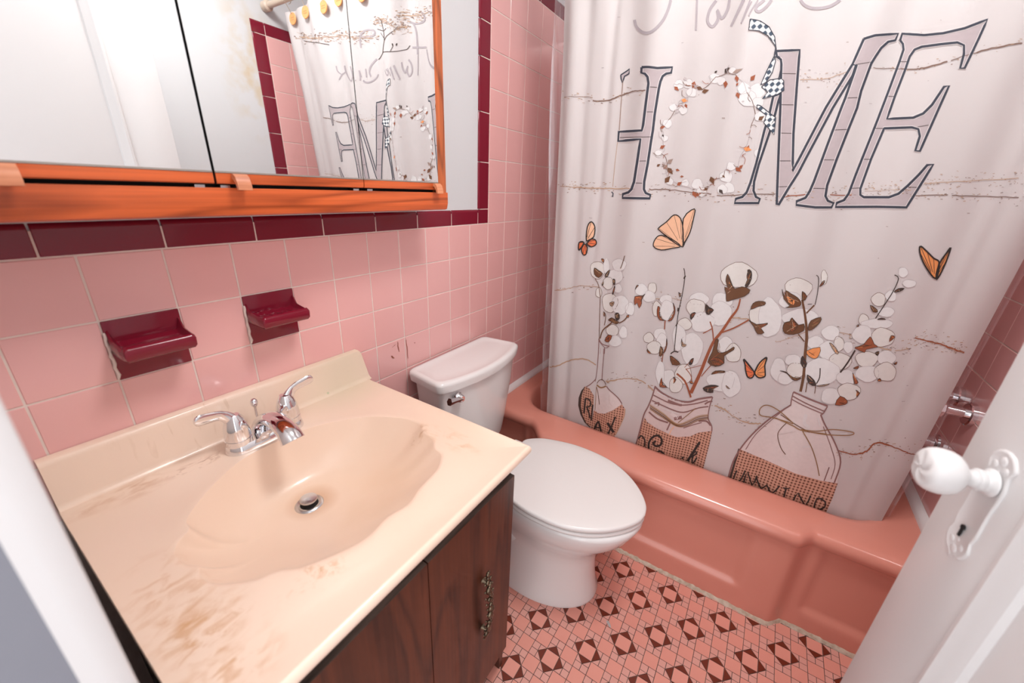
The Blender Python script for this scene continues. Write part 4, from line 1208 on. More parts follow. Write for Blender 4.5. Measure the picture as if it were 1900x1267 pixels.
INK = {}
def ink(name, col, rough=0.65):
    if name not in INK:
        INK[name] = mat('ink_' + name, col, rough, noise=0.25, nscale=90, col2=tuple(c * 0.82 for c in col[:3]))
    return name
for n_, c_ in dict(navy=(.036, .040, .058), mauve=(.46, .385, .395), pale=(.70, .64, .63), script=(.40, .35, .37), line=(.20, .115, .085), rust=(.32, .085, .035), brown=(.15, .062, .026), dark=(.055, .035, .028),
                   tan=(.50, .33, .22), gold=(.30, .16, .07), white=(.735, .71, .70), cream=(.72, .685, .65), orange=(.82, .30, .10), peach=(.86, .50, .32), vermil=(.78, .17, .06), black=(.028, .020, .018),
                   glass=(.66, .54, .52), glassd=(.26, .13, .12), shade=(.72, .62, .60), ash=(.52, .46, .46), speck=(.34, .24, .20)).items(): ink(n_, c_)
def weave(name, c1, c2, sx, sz):
    m = bpy.data.materials.new('ink_' + name); m.use_nodes = True; nt = m.node_tree; b = nt.nodes['Principled BSDF']; b.inputs['Roughness'].default_value = 0.7
    tc = nt.nodes.new('ShaderNodeTexCoord'); sep = nt.nodes.new('ShaderNodeSeparateXYZ'); nt.links.new(tc.outputs['Object'], sep.inputs[0])
    def band(o, s, ph):
        a = nt.nodes.new('ShaderNodeMath'); a.operation = 'MULTIPLY_ADD'; a.inputs[1].default_value = s; a.inputs[2].default_value = ph; nt.links.new(o, a.inputs[0])
        q = nt.nodes.new('ShaderNodeMath'); q.operation = 'SINE'; nt.links.new(a.outputs[0], q.inputs[0]); return q.outputs[0]
    ad = nt.nodes.new('ShaderNodeMath'); ad.operation = 'ADD'
    nt.links.new(band(sep.outputs[0], 2 * PI / sx, 0.0), ad.inputs[0]); nt.links.new(band(sep.outputs[2], 2 * PI / sz, 0.6), ad.inputs[1])
    mr = nt.nodes.new('ShaderNodeMapRange'); nt.links.new(ad.outputs[0], mr.inputs[0])
    mx = nt.nodes.new('ShaderNodeMix'); mx.data_type = 'RGBA'; mx.inputs[6].default_value = c1 + (1,); mx.inputs[7].default_value = c2 + (1,)
    nt.links.new(mr.outputs[0], mx.inputs[0]); nt.links.new(mx.outputs[2], b.inputs['Base Color'])
    if name == 'burlap': mr.inputs['From Min'].default_value = -0.2; mr.inputs['From Max'].default_value = 1.5
    else: mr.inputs['From Min'].default_value = -0.4; mr.inputs['From Max'].default_value = 0.6
    INK[name] = m
weave('burlap', (.60, .33, .235), (.13, .040, .022), 0.0098, 0.0110)
weave('gingham', (.86, .84, .82), (.05, .075, .11), 0.0130, 0.0130)

class Print:
    def __init__(s, name, label=None, via=cp):
        s.name, s.label, s.via = name, label, via
        s.layers = {}          # (layer, ink) -> convex polygons in (x, z)
    def _add(s, lay, col, polys): s.layers.setdefault((lay, col), []).extend(polys)
    def poly(s, pts, col, lay=0, line=None, w=1.6, smooth=0, ld=1.0):
        if smooth: pts = [(p.x, p.y) for p in spline([(a, b, 0) for a, b in pts], smooth, True)]
        dense = []
        for i in range(len(pts)):
            a, b = pts[i], pts[(i + 1) % len(pts)]
            k = max(1, int(math.hypot(b[0] - a[0], b[1] - a[1]) / 14))
            dense += [(a[0] + (b[0] - a[0]) * q / k, a[1] + (b[1] - a[1]) * q / k) for q in range(k)]
        P = [s.via(*p) for p in dense]
        tri = tessellate_polygon([[Vector((a, b, 0)) for a, b in P]])
        s._add(lay, col, [[P[i] for i in t] for t in tri])
        if line: s.stroke(list(pts) + [pts[0]], w, line, lay + ld)
        return s
    def stroke(s, pts, w, col, lay=1, smooth=0, taper=False):
        if smooth: pts = [(p.x, p.y) for p in spline([(a, b, 0) for a, b in pts], smooth)]
        dense = [pts[0]]
        for a, b in zip(pts, pts[1:]):
            k = max(1, int(math.hypot(b[0] - a[0], b[1] - a[1]) / 12))
            dense += [(a[0] + (b[0] - a[0]) * q / k, a[1] + (b[1] - a[1]) * q / k) for q in range(1, k + 1)]
        n = len(dense); L = []; R = []
        for i, p in enumerate(dense):
            a, b = dense[max(0, i - 1)], dense[min(n - 1, i + 1)]
            dx, dy = b[0] - a[0], b[1] - a[1]; l = math.hypot(dx, dy) or 1
            ww = (w[0] + (w[1] - w[0]) * i / max(1, n - 1)) if isinstance(w, tuple) else w
            if taper: ww *= 0.25 + 0.75 * math.sin(PI * min(1, max(0, i / max(1, n - 1)))) 
            nx, ny = -dy / l * ww / 2, dx / l * ww / 2
            L.append(s.via(p[0] + nx, p[1] + ny)); R.append(s.via(p[0] - nx, p[1] - ny))
        qs = [[L[i], R[i], R[i + 1], L[i + 1]] for i in range(n - 1)]
        if s.via is cpm:                                       # the part inside the frame is traced directly
            def above(q):
                v = Vector((q[0][0], cy(*q[0]), q[0][1])) - CAM
                return 633.5 + FPX * v.dot(CD) / v.dot(CF) < -8
            qs = [q for q in qs if above(q)]
        s._add(lay, col, qs)
        return s
    def blob(s, cx, cy_, rx, ry, col, lay=0, rot=0.0, line=None, w=0.9, wob=0.06, seed=1):
        pts = []
        for j in range(18):
            a = 2 * PI * j / 18; k = 1 + wob * math.sin(3 * a + seed) + wob * 0.7 * math.sin(5 * a + seed * 2.3)
            x, y = rx * k * math.cos(a), ry * k * math.sin(a)
            pts.append((cx + x * math.cos(rot) - y * math.sin(rot), cy_ + x * math.sin(rot) + y * math.cos(rot)))
        return s.poly(pts, col, lay, line, w, 0, 0.025)
    def build(s):
        keys = sorted(s.layers); V = []; F = []; MI = []; mats = []
        idx = {}
        for lay, col in keys:
            m = INK[col]
            if m not in mats: mats.append(m)
            mi = mats.index(m)
            off = 0.0007 + 0.00028 * lay
            for pg in s.layers[(lay, col)]:
                xs = [p[0] for p in pg]; i0 = int(math.floor((min(xs) - CX0) / STEP)); i1 = int(math.floor((max(xs) - CX0) / STEP))
                for i in range(i0, i1 + 1):
                    q = pg
                    if i > i0: q = clip_x(q, CX0 + i * STEP, True)
                    if i < i1 and len(q) > 2: q = clip_x(q, CX0 + (i + 1) * STEP, False)
                    if len(q) < 3: continue
                    f = []
                    for x, z in q:
                        x = min(max(x, CX0 + 0.001), CX1 - 0.001)
                        key = (lay, round(x, 5), round(z, 5))
                        if key not in idx:
                            nr = cn(x, z); idx[key] = len(V); V.append((x + nr.x * off, cy(x, z) + nr.y * off, z + nr.z * off))
                        if idx[key] not in f: f.append(idx[key])
                    if len(f) > 2: F.append(tuple(f)); MI.append(mi)
        return mesh(s.name, V, F, None, curt, smooth=True, label=s.label, mi=MI, mats=mats)

def letter(polys, planks, label, ow=4.6):
    P = Print('printed_letter', label)
    for k, pg in enumerate(polys):
        P.poly(pg, 'mauve', 0)
        P.stroke(pg + [pg[0]], ow + 2.6, 'pale', 1)
        P.stroke(pg + [pg[0]], ow, 'navy', 2)
    for pl in planks: P.stroke(pl, 1.1, 'dark', 1)
    P.build()
# H
letter([w1([(300, 105), (345, 103), (420, 112), (537, 105), (528, 148), (490, 155), (462, 175), (445, 215), (432, 270), (400, 470), (385, 600), (370, 690), (345, 860), (318, 1000), (315, 1060), (330, 1090), (366, 1105), (360, 1132), (150, 1128), (153, 1098), (195, 1085), (220, 1060), (240, 1000), (262, 860), (290, 668), (115, 683), (120, 610), (300, 600), (310, 560), (330, 400), (352, 230), (345, 180), (325, 155), (298, 148)])],
       [w1([(355, 258), (435, 265)]), w1([(330, 455), (405, 455)]), w1([(120, 655), (370, 650)]), w1([(272, 840), (332, 838)]), w1([(240, 1010), (316, 1013)])], 'printed letter H in grey planks')
P = Print('printed_letter_edge')
P.poly(w1([(135, 165), (205, 118), (200, 155), (165, 175), (155, 205), (150, 230), (138, 195)]), 'mauve', 0, 'navy', 2.4)
P.stroke(w1([(152, 205), (142, 330), (122, 608)]), 1.8, 'speck', 1); P.stroke(w1([(110, 683), (90, 850), (72, 1040)]), 1.0, 'tan', 1); P.stroke(w1([(62, 1080), (75, 1092), (72, 1120), (64, 1112)]), 2.0, 'navy', 1); P.build()
# M
letter([w1([(1330, 330), (1385, 315), (1340, 490), (1300, 620), (1215, 870), (1180, 1000), (1175, 1070), (1195, 1120), (1225, 1135), (1215, 1168), (1025, 1168), (1035, 1135), (1085, 1120), (1120, 1085), (1150, 1010), (1195, 860), (1260, 600), (1300, 470)]),
        c4([(150, 360), (320, 353), (300, 600), (275, 940), (268, 1205)]) + m2([(640, 440), (870, 0)]) + c4([(690, 455), (715, 460), (690, 535)]) + m2([(930, 0), (700, 430), (640, 545), (560, 670), (475, 812), (458, 810), (470, 500), (490, 0)]) + c4([(190, 450), (186, 420), (158, 400)]),
        c4([(770, 275), (850, 250), (1010, 238), (990, 285), (940, 295), (890, 340), (850, 400), (820, 450), (750, 640)]) + m2([(1130, 0), (1050, 200), (960, 430), (880, 650), (865, 740), (885, 780), (932, 800), (915, 835), (780, 835), (622, 815), (625, 785), (700, 755), (735, 700), (770, 620), (880, 320), (1000, 0)]) + c4([(640, 690), (720, 460), (690, 455)])],
       [c4([(190, 518), (305, 520)]), c4([(185, 738), (290, 740)]), c4([(182, 938), (275, 940)]), m2([(485, 445), (590, 445)]), m2([(470, 663), (560, 660)]), c4([(685, 460), (825, 437)]), c4([(640, 692), (735, 687)]), m2([(945, 186), (1045, 182)]), m2([(855, 437), (950, 437)]), m2([(765, 675), (870, 678)]), m2([(240, 655), (275, 655)])], 'printed letter M in grey planks')
# E
letter([c4([(1025, 285), (1040, 238), (1200, 248), (1330, 235), (1480, 200), (1640, 138), (1580, 270), (1480, 480), (1448, 482), (1475, 380), (1475, 320), (1430, 300), (1330, 310), (1180, 330), (1130, 350), (1095, 400), (1060, 500), (990, 680), (935, 838), (1120, 830), (1190, 800), (1250, 740), (1335, 612), (1370, 605), (1300, 760), (1165, 1065), (1133, 1062), (1165, 960), (1155, 910), (1110, 898), (915, 905)])
        + m2([(1355, 185), (1250, 430), (1160, 680), (1160, 730), (1190, 750), (1400, 750), (1480, 720), (1560, 650), (1650, 560), (1720, 480), (1770, 475), (1680, 620), (1545, 835), (1300, 830), (950, 832), (960, 798), (1020, 775), (1060, 720), (1120, 560), (1200, 360), (1300, 110)]) + c4([(930, 680), (1020, 440), (1050, 350), (1045, 310)])],
       [c4([(1025, 435), (1085, 435)]), c4([(935, 678), (990, 680)]), c4([(850, 905), (915, 905)]), m2([(1178, 432), (1250, 432)]), m2([(1085, 675), (1160, 672)]), m2([(1560, 665), (1640, 668)]), c4([(1150, 895), (1225, 882)])], 'printed letter E in grey planks')

# script: what the frame shows of it, and the words above the frame that the mirror shows
for pts, w in ((c3([(675, 140), (690, 190), (740, 230), (800, 220), (870, 150), (910, 70), (930, 0)]), 5.2), (c3([(1116, 0), (1112, 110), (1108, 215)]), 3.4), (c3([(1250, 5), (1205, 70), (1190, 150), (1225, 188), (1265, 130), (1258, 70), (1290, 130), (1330, 70), (1345, 0)]), 5.0),
               (c3([(1440, 0), (1400, 90), (1356, 185)]), 4.2), (c3([(1356, 185), (1420, 60), (1450, 0)]), 3.2), (c3([(1490, 0), (1455, 90), (1427, 165), (1475, 60), (1500, 10)]), 2.6), (c3([(1545, 0), (1500, 70), (1480, 110)]), 2.6), (c3([(1590, 0), (1540, 40), (1530, 70), (1555, 82), (1600, 50), (1640, 0)]), 5.0), (c4([(325, 0), (360, 40), (430, 60), (530, 45), (605, 0)]), 5.4)):
    Print('printed_script', 'printed grey script reading Home Sweet').stroke(pts, w, 'script', 1, 4).build()
for pts, w in ((r3([(1470, 580), (1560, 575), (1680, 565)]), 3.4), (r3([(1435, 290), (1475, 300), (1510, 400), (1525, 600), (1528, 700)]), 2.8), (r3([(1590, 170), (1620, 230), (1600, 280), (1500, 300), (1440, 280)]), 3.0),
               (r3([(865, 590), (862, 480), (900, 410), (960, 380), (1010, 390), (1000, 440), (930, 470), (870, 465)]), 3.0), (r3([(1040, 715), (975, 800), (955, 870), (985, 960)]), 3.0),
               (r3([(910, 830), (915, 930), (900, 985), (860, 950), (830, 850)]), 2.6), (r3([(830, 850), (840, 950), (820, 990), (780, 960)]), 2.6), (r3([(720, 800), (745, 900), (730, 970), (690, 930), (655, 850), (645, 790)]), 2.4), (r3([(645, 800), (655, 860), (620, 900), (590, 960)]), 2.0), (r3([(560, 800), (575, 860), (620, 900)]), 2.0)):
    Print('printed_script', 'printed grey script reading Home Sweet', cpm).stroke(pts, w, 'script', 1, 4).build()
P = Print('printed_branch', 'printed bare twig between the words', cpm)
for pts, w in ((r3([(1055, 720), (1100, 640), (1130, 500), (1125, 390), (1105, 300), (1090, 250)]), 1.3), (r3([(1100, 632), (1210, 635), (1300, 630), (1410, 605), (1445, 560)]), 1.2), (r3([(1130, 500), (1160, 455), (1270, 395), (1320, 350)]), 1.1), (r3([(1120, 390), (1045, 365)]), 1.1), (r3([(1125, 470), (1085, 410)]), 1.0), (r3([(1210, 630), (1250, 570)]), 1.0), (r3([(1240, 540), (1248, 568)]), 2.4), (r3([(1300, 540), (1288, 565)]), 2.4), (r3([(1120, 395), (1160, 360)]), 1.0)):
    P.stroke(pts, w, 'dark', 1)
P.build()

# cracks between the whitewashed boards
random.seed(21)
P = Print('printed_board_lines', 'printed brown cracks between whitewashed boards')
def crack(pts, w=1.4, col='line', dens=1.0, spread=10, seglen=True):
    sp_ = [(p.x, p.y) for p in spline([(a, b, 0) for a, b in pts], 6)]
    out = []
    for i, (x, y) in enumerate(sp_): out.append((x, y + random.uniform(-0.9, 0.9)))
    i = 0
    while i < len(out) - 2:                                   # broken, uneven line
        k = random.randint(3, 9); seg = out[i:i + k + 1]
        if len(seg) > 1: P.stroke(seg, w * random.uniform(0.6, 1.3), col, 1)
        i += k if random.random() < 0.8 else k + 1
    for x, y in sp_:
        for _ in range(int(3 * dens)):
            sx, sy = x + random.uniform(-9, 9), y + random.gauss(0, spread)
            l = random.uniform(1.0, 5.0)
            P.stroke([(sx, sy), (sx + l, sy + random.uniform(-1.2, 1.2))], random.uniform(0.5, 1.4), random.choice(['line', 'speck', 'tan', 'tan']), 1)
crack([(1044, 180), (1070, 179), (1100, 181)], 0.9, 'speck', 0.7, 6); crack([(1100, 187), (1130, 186), (1150, 178), (1175, 170), (1198, 167)], 2.0, 'line', 0.4, 5)
crack([(1485, 147), (1530, 146), (1570, 133)], 1.0, 'tan', 1.0, 9); crack([(1620, 126), (1665, 128), (1705, 128)], 1.6, 'line', 0.5, 5); crack([(1705, 128), (1745, 118), (1785, 105), (1840, 90), (1896, 80)], 2.2, 'line', 0.4, 5)
crack([(1032, 345), (1070, 347), (1110, 349), (1170, 350)], 1.5, 'tan', 1.6, 6); crack([(1205, 352), (1245, 352), (1290, 357), (1320, 360)], 1.3, 'line', 0.8, 7)
crack([(1330, 363), (1400, 360), (1440, 360)], 1.8, 'line', 1.3, 8); crack([(1455, 365), (1500, 360)], 1.4, 'rust', 1.6, 8); crack([(1540, 362), (1580, 362)], 1.4, 'rust', 1.6, 9)
crack([(1605, 355), (1650, 352), (1690, 352)], 1.0, 'tan', 1.8, 8); crack([(1690, 364), (1750, 362), (1800, 364), (1890, 366)], 1.6, 'line', 1.2, 6); crack([(1715, 340), (1790, 336), (1890, 330)], 1.2, 'tan', 2.0, 8)
crack([(1020, 541), (1050, 536), (1080, 530), (1110, 532)], 1.4, 'tan', 0.5, 4); crack([(1205, 556), (1240, 552), (1265, 558)], 1.2, 'tan', 0.8, 6); crack([(1355, 588), (1400, 594), (1420, 600)], 1.6, 'tan', 1.2, 7); crack([(1440, 635), (1480, 622), (1500, 612)], 1.2, 'tan', 0.5, 4)
crack([(1558, 616), (1590, 625), (1620, 640), (1660, 650), (1688, 645)], 2.0, 'tan', 1.3, 8); crack([(1697, 626), (1720, 632), (1750, 640), (1775, 650), (1798, 655)], 2.8, 'rust', 1.6, 9)
crack([(1012, 683), (1035, 678), (1060, 668), (1085, 666), (1106, 677)], 2.0, 'tan', 0.3, 4); crack([(1124, 708), (1145, 704), (1165, 702), (1190, 706), (1212, 724)], 2.2, 'tan', 0.6, 6)
crack([(1326, 752), (1345, 760), (1365, 775), (1390, 785), (1412, 785)], 2.2, 'tan', 0.9, 8); crack([(1553, 834), (1580, 842), (1605, 838), (1625, 822), (1650, 826), (1680, 838), (1700, 845)], 2.2, 'rust', 0.9, 8)
for _ in range(60):
    x, y = random.uniform(1060, 1820), random.uniform(30, 860)
    P.stroke([(x, y), (x + random.uniform(1, 6), y + random.uniform(-1, 1))], random.uniform(0.5, 1.3), random.choice(['speck', 'ash']), 1)
P.build()
P = Print('printed_board_lines', 'printed brown cracks between whitewashed boards', cpm)
for pts in (r3([(120, 460), (300, 480), (490, 470), (640, 440), (820, 480), (1000, 470)]), r3([(1010, 270), (1120, 250), (1230, 330), (1330, 360), (1420, 350)]), r3([(1330, 240), (1420, 210), (1560, 200), (1680, 170)])): crack(pts, 1.2, 'tan', 2.0, 6)
P.stroke(r3([(170, 510), (300, 525), (400, 545), (490, 560)]), 1.1, 'dark', 1); P.build()

# wreath standing in for the O
random.seed(5)
P = Print('printed_wreath', 'printed cotton wreath standing in for the letter O')
ring = [(590, 230), (700, 250), (640, 350), (560, 440), (505, 520), (455, 580), (465, 700), (450, 780), (500, 890), (510, 990), (600, 1030), (720, 1090), (810, 1060), (870, 980), (950, 910), (1050, 890), (1110, 740), (1150, 580), (1190, 480), (1120, 300), (1050, 190), (970, 150), (880, 180), (770, 280), (700, 240)]
for a, b in zip(ring, ring[1:]):
    mx_, my_ = (a[0] + b[0]) / 2 + random.uniform(-25, 25), (a[1] + b[1]) / 2 + random.uniform(-25, 25)
    P.stroke(w1([a, (mx_, my_), b]), 1.1, random.choice(['ash', 'line']), 1, 4)
for _ in range(46):                                             # fine twigs bristling off the ring
    k = random.random() * (len(ring) - 1); i = int(k); a, b = ring[i], ring[i + 1]; t = k - i
    x, y = a[0] + (b[0] - a[0]) * t, a[1] + (b[1] - a[1]) * t; an = random.uniform(0, 2 * PI); l = random.uniform(25, 70)
    P.stroke(w1([(x, y), (x + l * .5 * math.cos(an), y + l * .5 * math.sin(an)), (x + l * math.cos(an + .5), y + l * math.sin(an + .5))]), 0.9, random.choice(['line', 'ash', 'rust']), 3, 3)
for kb, (cx_, cy_, r_) in enumerate(((590, 240, 38), (665, 235, 40), (690, 300, 40), (870, 190, 42), (920, 210, 36), (1010, 130, 30), (1200, 290, 62), (1130, 350, 70), (1100, 270, 50), (1210, 380, 45), (625, 440, 35), (545, 420, 30), (500, 545, 36), (430, 780, 30), (480, 660, 26), (735, 1020, 45), (770, 1080, 40), (960, 960, 50), (980, 1050, 45), (1000, 880, 36), (1225, 490, 42), (1215, 780, 36), (520, 1000, 28), (640, 1010, 30), (930, 1060, 40))):
    P.blob(*w1([(cx_, cy_)])[0], r_ * .237, r_ * .237 * 0.92, 'white', 0.06 * kb, 0, 'ash', 0.8, 0.08, cx_)
def leaf(P, T_, x, y, l, a, col, lay=2, wd=0.38):
    c, s_ = math.cos(a), math.sin(a)
    q = [(0, 0), (l * .35, l * wd), (l, 0), (l * .4, -l * wd)]
    P.poly(T_([(x + u * c - v * s_, y + u * s_ + v * c) for u, v in q]), col, lay)
for x, y, l, a, col in ((715, 215, 60, 1.9, 'rust'), (730, 260, 55, 0.4, 'brown'), (770, 300, 60, -0.3, 'brown'), (630, 180, 40, 1.0, 'ash'), (555, 255, 50, 0.8, 'rust'), (610, 360, 55, 0.2, 'orange'), (640, 390, 40, 1.2, 'rust'), (440, 580, 45, -0.3, 'rust'), (440, 740, 50, -0.5, 'rust'), (500, 890, 70, 0.9, 'brown'), (480, 1010, 70, -0.9, 'brown'), (575, 1030, 50, -0.6, 'rust'), (565, 905, 35, 0.3, 'rust'), (700, 1075, 60, 1.1, 'rust'), (720, 1110, 50, -0.4, 'rust'), (840, 960, 70, 1.2, 'brown'), (790, 1070, 50, -0.8, 'brown'), (905, 1060, 50, 0.9, 'dark'), (1030, 890, 60, 0.6, 'rust'), (1060, 900, 45, -0.8, 'rust'), (1095, 740, 65, 0.2, 'orange'), (1120, 760, 50, -1.2, 'rust'), (1210, 520, 60, -0.6, 'brown'), (1040, 170, 55, 1.4, 'rust'), (960, 210, 60, 1.7, 'rust'), (1045, 300, 55, 1.3, 'rust'), (1040, 250, 30, -1.0, 'rust'), (1150, 210, 60, -0.9, 'rust'), (1130, 260, 30, 0.5, 'ash'), (560, 455, 40, -0.2, 'ash'), (950, 150, 60, -0.9, 'dark'), (1010, 150, 90, -0.4, 'speck'), (870, 150, 30, -0.7, 'dark'), (930, 950, 30, 0.8, 'brown'), (1080, 375, 25, -0.2, 'ash'), (460, 630, 25, 1.2, 'dark'), (415, 880, 35, -0.5, 'brown'), (455, 860, 90, 0.7, 'speck'), (500, 860, 60, -0.7, 'speck'), (600, 960, 30, 0.0, 'rust')):
    leaf(P, w1, x, y, l, a, col, 2, 0.16 if l > 80 else 0.3)
P.build()
# gingham ribbon
P = Print('printed_ribbon', 'printed navy and white gingham bow')
for pts in (c3([(1490, 135), (1560, 150), (1620, 190), (1660, 260), (1672, 350), (1655, 310), (1612, 252), (1550, 218), (1480, 212)]), c3([(1655, 400), (1668, 430), (1645, 510), (1600, 580), (1560, 600), (1600, 510)]),
            w1([(1235, 260), (1300, 205), (1390, 190), (1412, 210), (1415, 285), (1360, 320), (1240, 352), (1285, 300)]), w1([(1200, 400), (1225, 405), (1350, 500), (1338, 632), (1255, 540), (1275, 480), (1200, 425)])):
    P.poly(pts, 'gingham', 2, 'navy', 1.8)
P.stroke(c3([(1668, 340), (1660, 400), (1690, 400), (1712, 440), (1700, 520), (1690, 560)]), 2.4, 'navy', 4, 4)
P.build()

# butterflies
def butterfly(wings, veins, body, label, col, edge=2.4):
    P = Print('printed_butterfly', label)
    for k, wgs in enumerate(wings):
        P.poly(wgs, col[k % len(col)], 1, None, 0, 3)
        sp_ = [(p.x, p.y) for p in spline([(a, b, 0) for a, b in wgs], 3, True)]
        P.stroke(sp_ + [sp_[0]], edge, 'black', 3)
        cxw, cyw = body
        for j in range(0, len(sp_), 3):
            x, y = sp_[j]
            P.stroke([(cxw + (x - cxw) * 0.25, cyw + (y - cyw) * 0.25), (x, y)], veins, 'dark', 2)
    P.build()
butterfly([c5([(1125, 455), (1060, 420), (950, 330), (938, 308), (1000, 260), (1060, 205), (1110, 232), (1130, 320), (1130, 430)]), c5([(1110, 450), (1050, 400), (960, 365), (915, 390), (897, 450), (960, 480), (1050, 465)]), c5([(1136, 430), (1132, 235), (1220, 157), (1213, 230), (1185, 340), (1142, 425)])], 0.6, c5([(1120, 452)])[0], 'large peach butterfly print under the H', ['peach', 'peach', 'peach'], 2.0)
butterfly([c5([(372, 400), (380, 300), (410, 258), (438, 300), (430, 375), (395, 400)]), c5([(380, 425), (410, 395), (445, 402), (450, 435), (412, 455), (382, 442)]), c5([(335, 470), (357, 432), (380, 462), (370, 512), (345, 515)]), c5([(312, 480), (316, 422), (352, 418), (330, 465)])], 0.9, c5([(366, 420)])[0], 'small red butterfly print beside the curtain hem', ['peach', 'vermil', 'vermil', 'vermil'], 2.2)
butterfly([c7([(1290, 178), (1330, 212), (1368, 250), (1398, 270), (1395, 330), (1376, 368), (1340, 330), (1305, 270), (1287, 215)]), c7([(1402, 280), (1440, 222), (1468, 187), (1440, 270), (1402, 350), (1380, 370)])], 1.0, c7([(1372, 372)])[0], 'orange butterfly print near the right hem', ['orange', 'orange'], 3.0)
butterfly([p5([(972, 955), (1000, 980), (1055, 1050), (1070, 1085), (1050, 1122), (1012, 1118), (992, 1060), (985, 1000)]), p5([(1183, 938), (1120, 985), (1082, 1050), (1076, 1088), (1110, 1122), (1163, 1112), (1168, 1070), (1165, 1010)])], 0.8, p5([(1073, 1085)])[0], 'orange butterfly print between two jars', ['vermil', 'orange'], 2.6)

# cotton stems in three groups
def lobes(P, T_, s, lst, lay=1):
    for k, (x, y, rx, ry) in enumerate(lst): P.blob(*T_([(x, y)])[0], rx * s, ry * s, 'white' if k % 3 else 'cream', lay + 0.06 * k, 0, 'ash' if k % 3 else 'line', 0.85, 0.05, k + x)
def sepals(P, T_, lst):
    for col, pts in lst:
        q = T_(pts)
        P.poly(q, col, 4, None, 0, 2)
        sp_ = [(v.x, v.y) for v in spline([(a, b, 0) for a, b in q], 2, True)]
        P.stroke(sp_ + [sp_[0]], 0.9, 'dark', 5)
        mx_, my_ = sum(a for a, b in q) / len(q), sum(b for a, b in q) / len(q)
        for _ in range(4):                                     # lighter veins
            a, b = random.choice(q); c, d = random.choice(q)
            P.stroke([(mx_ + (a - mx_) * .75, my_ + (b - my_) * .75), (mx_ + (c - mx_) * .35, my_ + (d - my_) * .35)], 0.9, random.choice(['gold', 'rust', 'tan'] if col in ('brown', 'dark') else ['dark', 'orange', 'brown']), 5)
random.seed(9)
P = Print('printed_cotton', 'printed cotton stems over the slim bottle')
for pts, w in (([(285, 370), (278, 600), (275, 790)], 1.2), ([(235, 195), (268, 260), (285, 370)], 1.2), ([(285, 780), (310, 700), (380, 640), (430, 590)], 2.2), ([(470, 630), (520, 600), (555, 555)], 2.0), ([(525, -30), (505, 40), (485, 95)], 1.4), ([(325, 650), (340, 560), (322, 520)], 1.2)): P.stroke(p4(pts), w, 'brown', 3, 3)
lobes(P, p4, .189, [(260, 110, 75, 85), (345, 70, 30, 75), (430, 170, 80, 70), (360, 240, 52, 62), (470, 60, 70, 60), (460, 290, 38, 45), (380, 430, 78, 95), (480, 450, 82, 95), (575, 490, 45, 62), (405, 700, 62, 55), (430, 805, 62, 56), (510, 720, 40, 60), (270, 330, 30, 50)])
sepals(P, p4, [('brown', [(228, 90), (265, 110), (310, 145), (270, 185), (228, 150)]), ('dark', [(335, 150), (380, 105), (362, 170), (335, 178)]), ('dark', [(410, 200), (432, 205), (430, 250), (418, 250)]), ('dark', [(425, 270), (432, 275), (415, 345), (405, 340)]), ('brown', [(365, 600), (400, 575), (430, 600), (470, 620), (440, 640), (400, 615)]), ('dark', [(430, 540), (465, 530), (475, 580), (445, 605)]), ('tan', [(380, 430), (425, 420), (410, 460), (390, 460)]), ('rust', [(330, 800), (360, 748), (402, 755), (370, 815)]), ('dark', [(318, 515), (330, 540), (328, 565), (318, 550)]), ('dark', [(300, 250), (320, 220), (312, 260)]), ('rust', [(540, 560), (565, 548), (560, 575)]), ('rust', [(295, 0), (320, 5), (318, 40)])])
# two open bolls between the bottles
lobes(P, p4, .189, [(795, 290, 42, 58), (685, 300, 62, 58), (765, 370, 62, 56), (840, 490, 46, 75), (930, 400, 60, 50), (945, 505, 76, 98), (760, 775, 52, 52), (870, 740, 60, 62), (890, 800, 52, 72), (812, 868, 68, 66)])
sepals(P, p4, [('rust', [(622, 368), (700, 362), (725, 340), (690, 400), (690, 435), (665, 482), (645, 430), (620, 450)]), ('rust', [(625, 300), (640, 262), (660, 258), (638, 280)]), ('rust', [(850, 465), (870, 480), (862, 540), (890, 590), (920, 600), (870, 600), (842, 540)]), ('rust', [(998, 430), (1018, 480), (1015, 540), (985, 600), (945, 608), (990, 565), (1008, 500)]), ('brown', [(875, 855), (900, 890), (890, 945), (862, 948)]), ('rust', [(935, 780), (942, 830), (925, 900), (900, 925), (930, 850)]), ('rust', [(745, 885), (785, 928), (750, 915)])])
for pts, w in (([(920, 600), (915, 690)], 2.0), ([(900, 930), (890, 1010), (882, 970)], 1.6)): P.stroke(p4(pts), w, 'rust', 3)
P.build()
P = Print('printed_cotton', 'printed cotton stems over the wide mouthed jar')
for pts, w in (([(1103, 92), (1116, 170), (1085, 370), (1045, 560), (1010, 900)], 1.5), ([(1120, 165), (1105, 195)], 2.6), ([(1062, 340), (1072, 365)], 3.0), ([(1050, 480), (1048, 515)], 3.0), ([(1040, 630), (1026, 660)], 2.0), ([(975, 930), (1010, 905), (1050, 915)], 2.0)): P.stroke(p4(pts), w, 'dark', 3, 2)
for pts, w in (([(495, 1260), (580, 1080), (640, 930), (700, 800), (780, 700), (860, 580)], (6.5, 4.6)), ([(860, 580), (920, 500), (945, 410)], (4.6, 2.6)), ([(775, 715), (890, 672), (1020, 600)], 2.6), ([(702, 790), (690, 680), (668, 615)], 2.2), ([(590, 1110), (650, 1040), (705, 985)], 1.6), ([(685, 680), (605, 722)], 1.6), ([(370, 1085), (440, 1150), (480, 1250), (495, 1300)], 3.4), ([(450, 1040), (495, 1100), (505, 1170)], 1.4), ([(590, 1010), (450, 1045)], 1.0), ([(500, 960), (440, 1030)], 1.0)): P.stroke(p5(pts), w, 'rust', 3, 3)
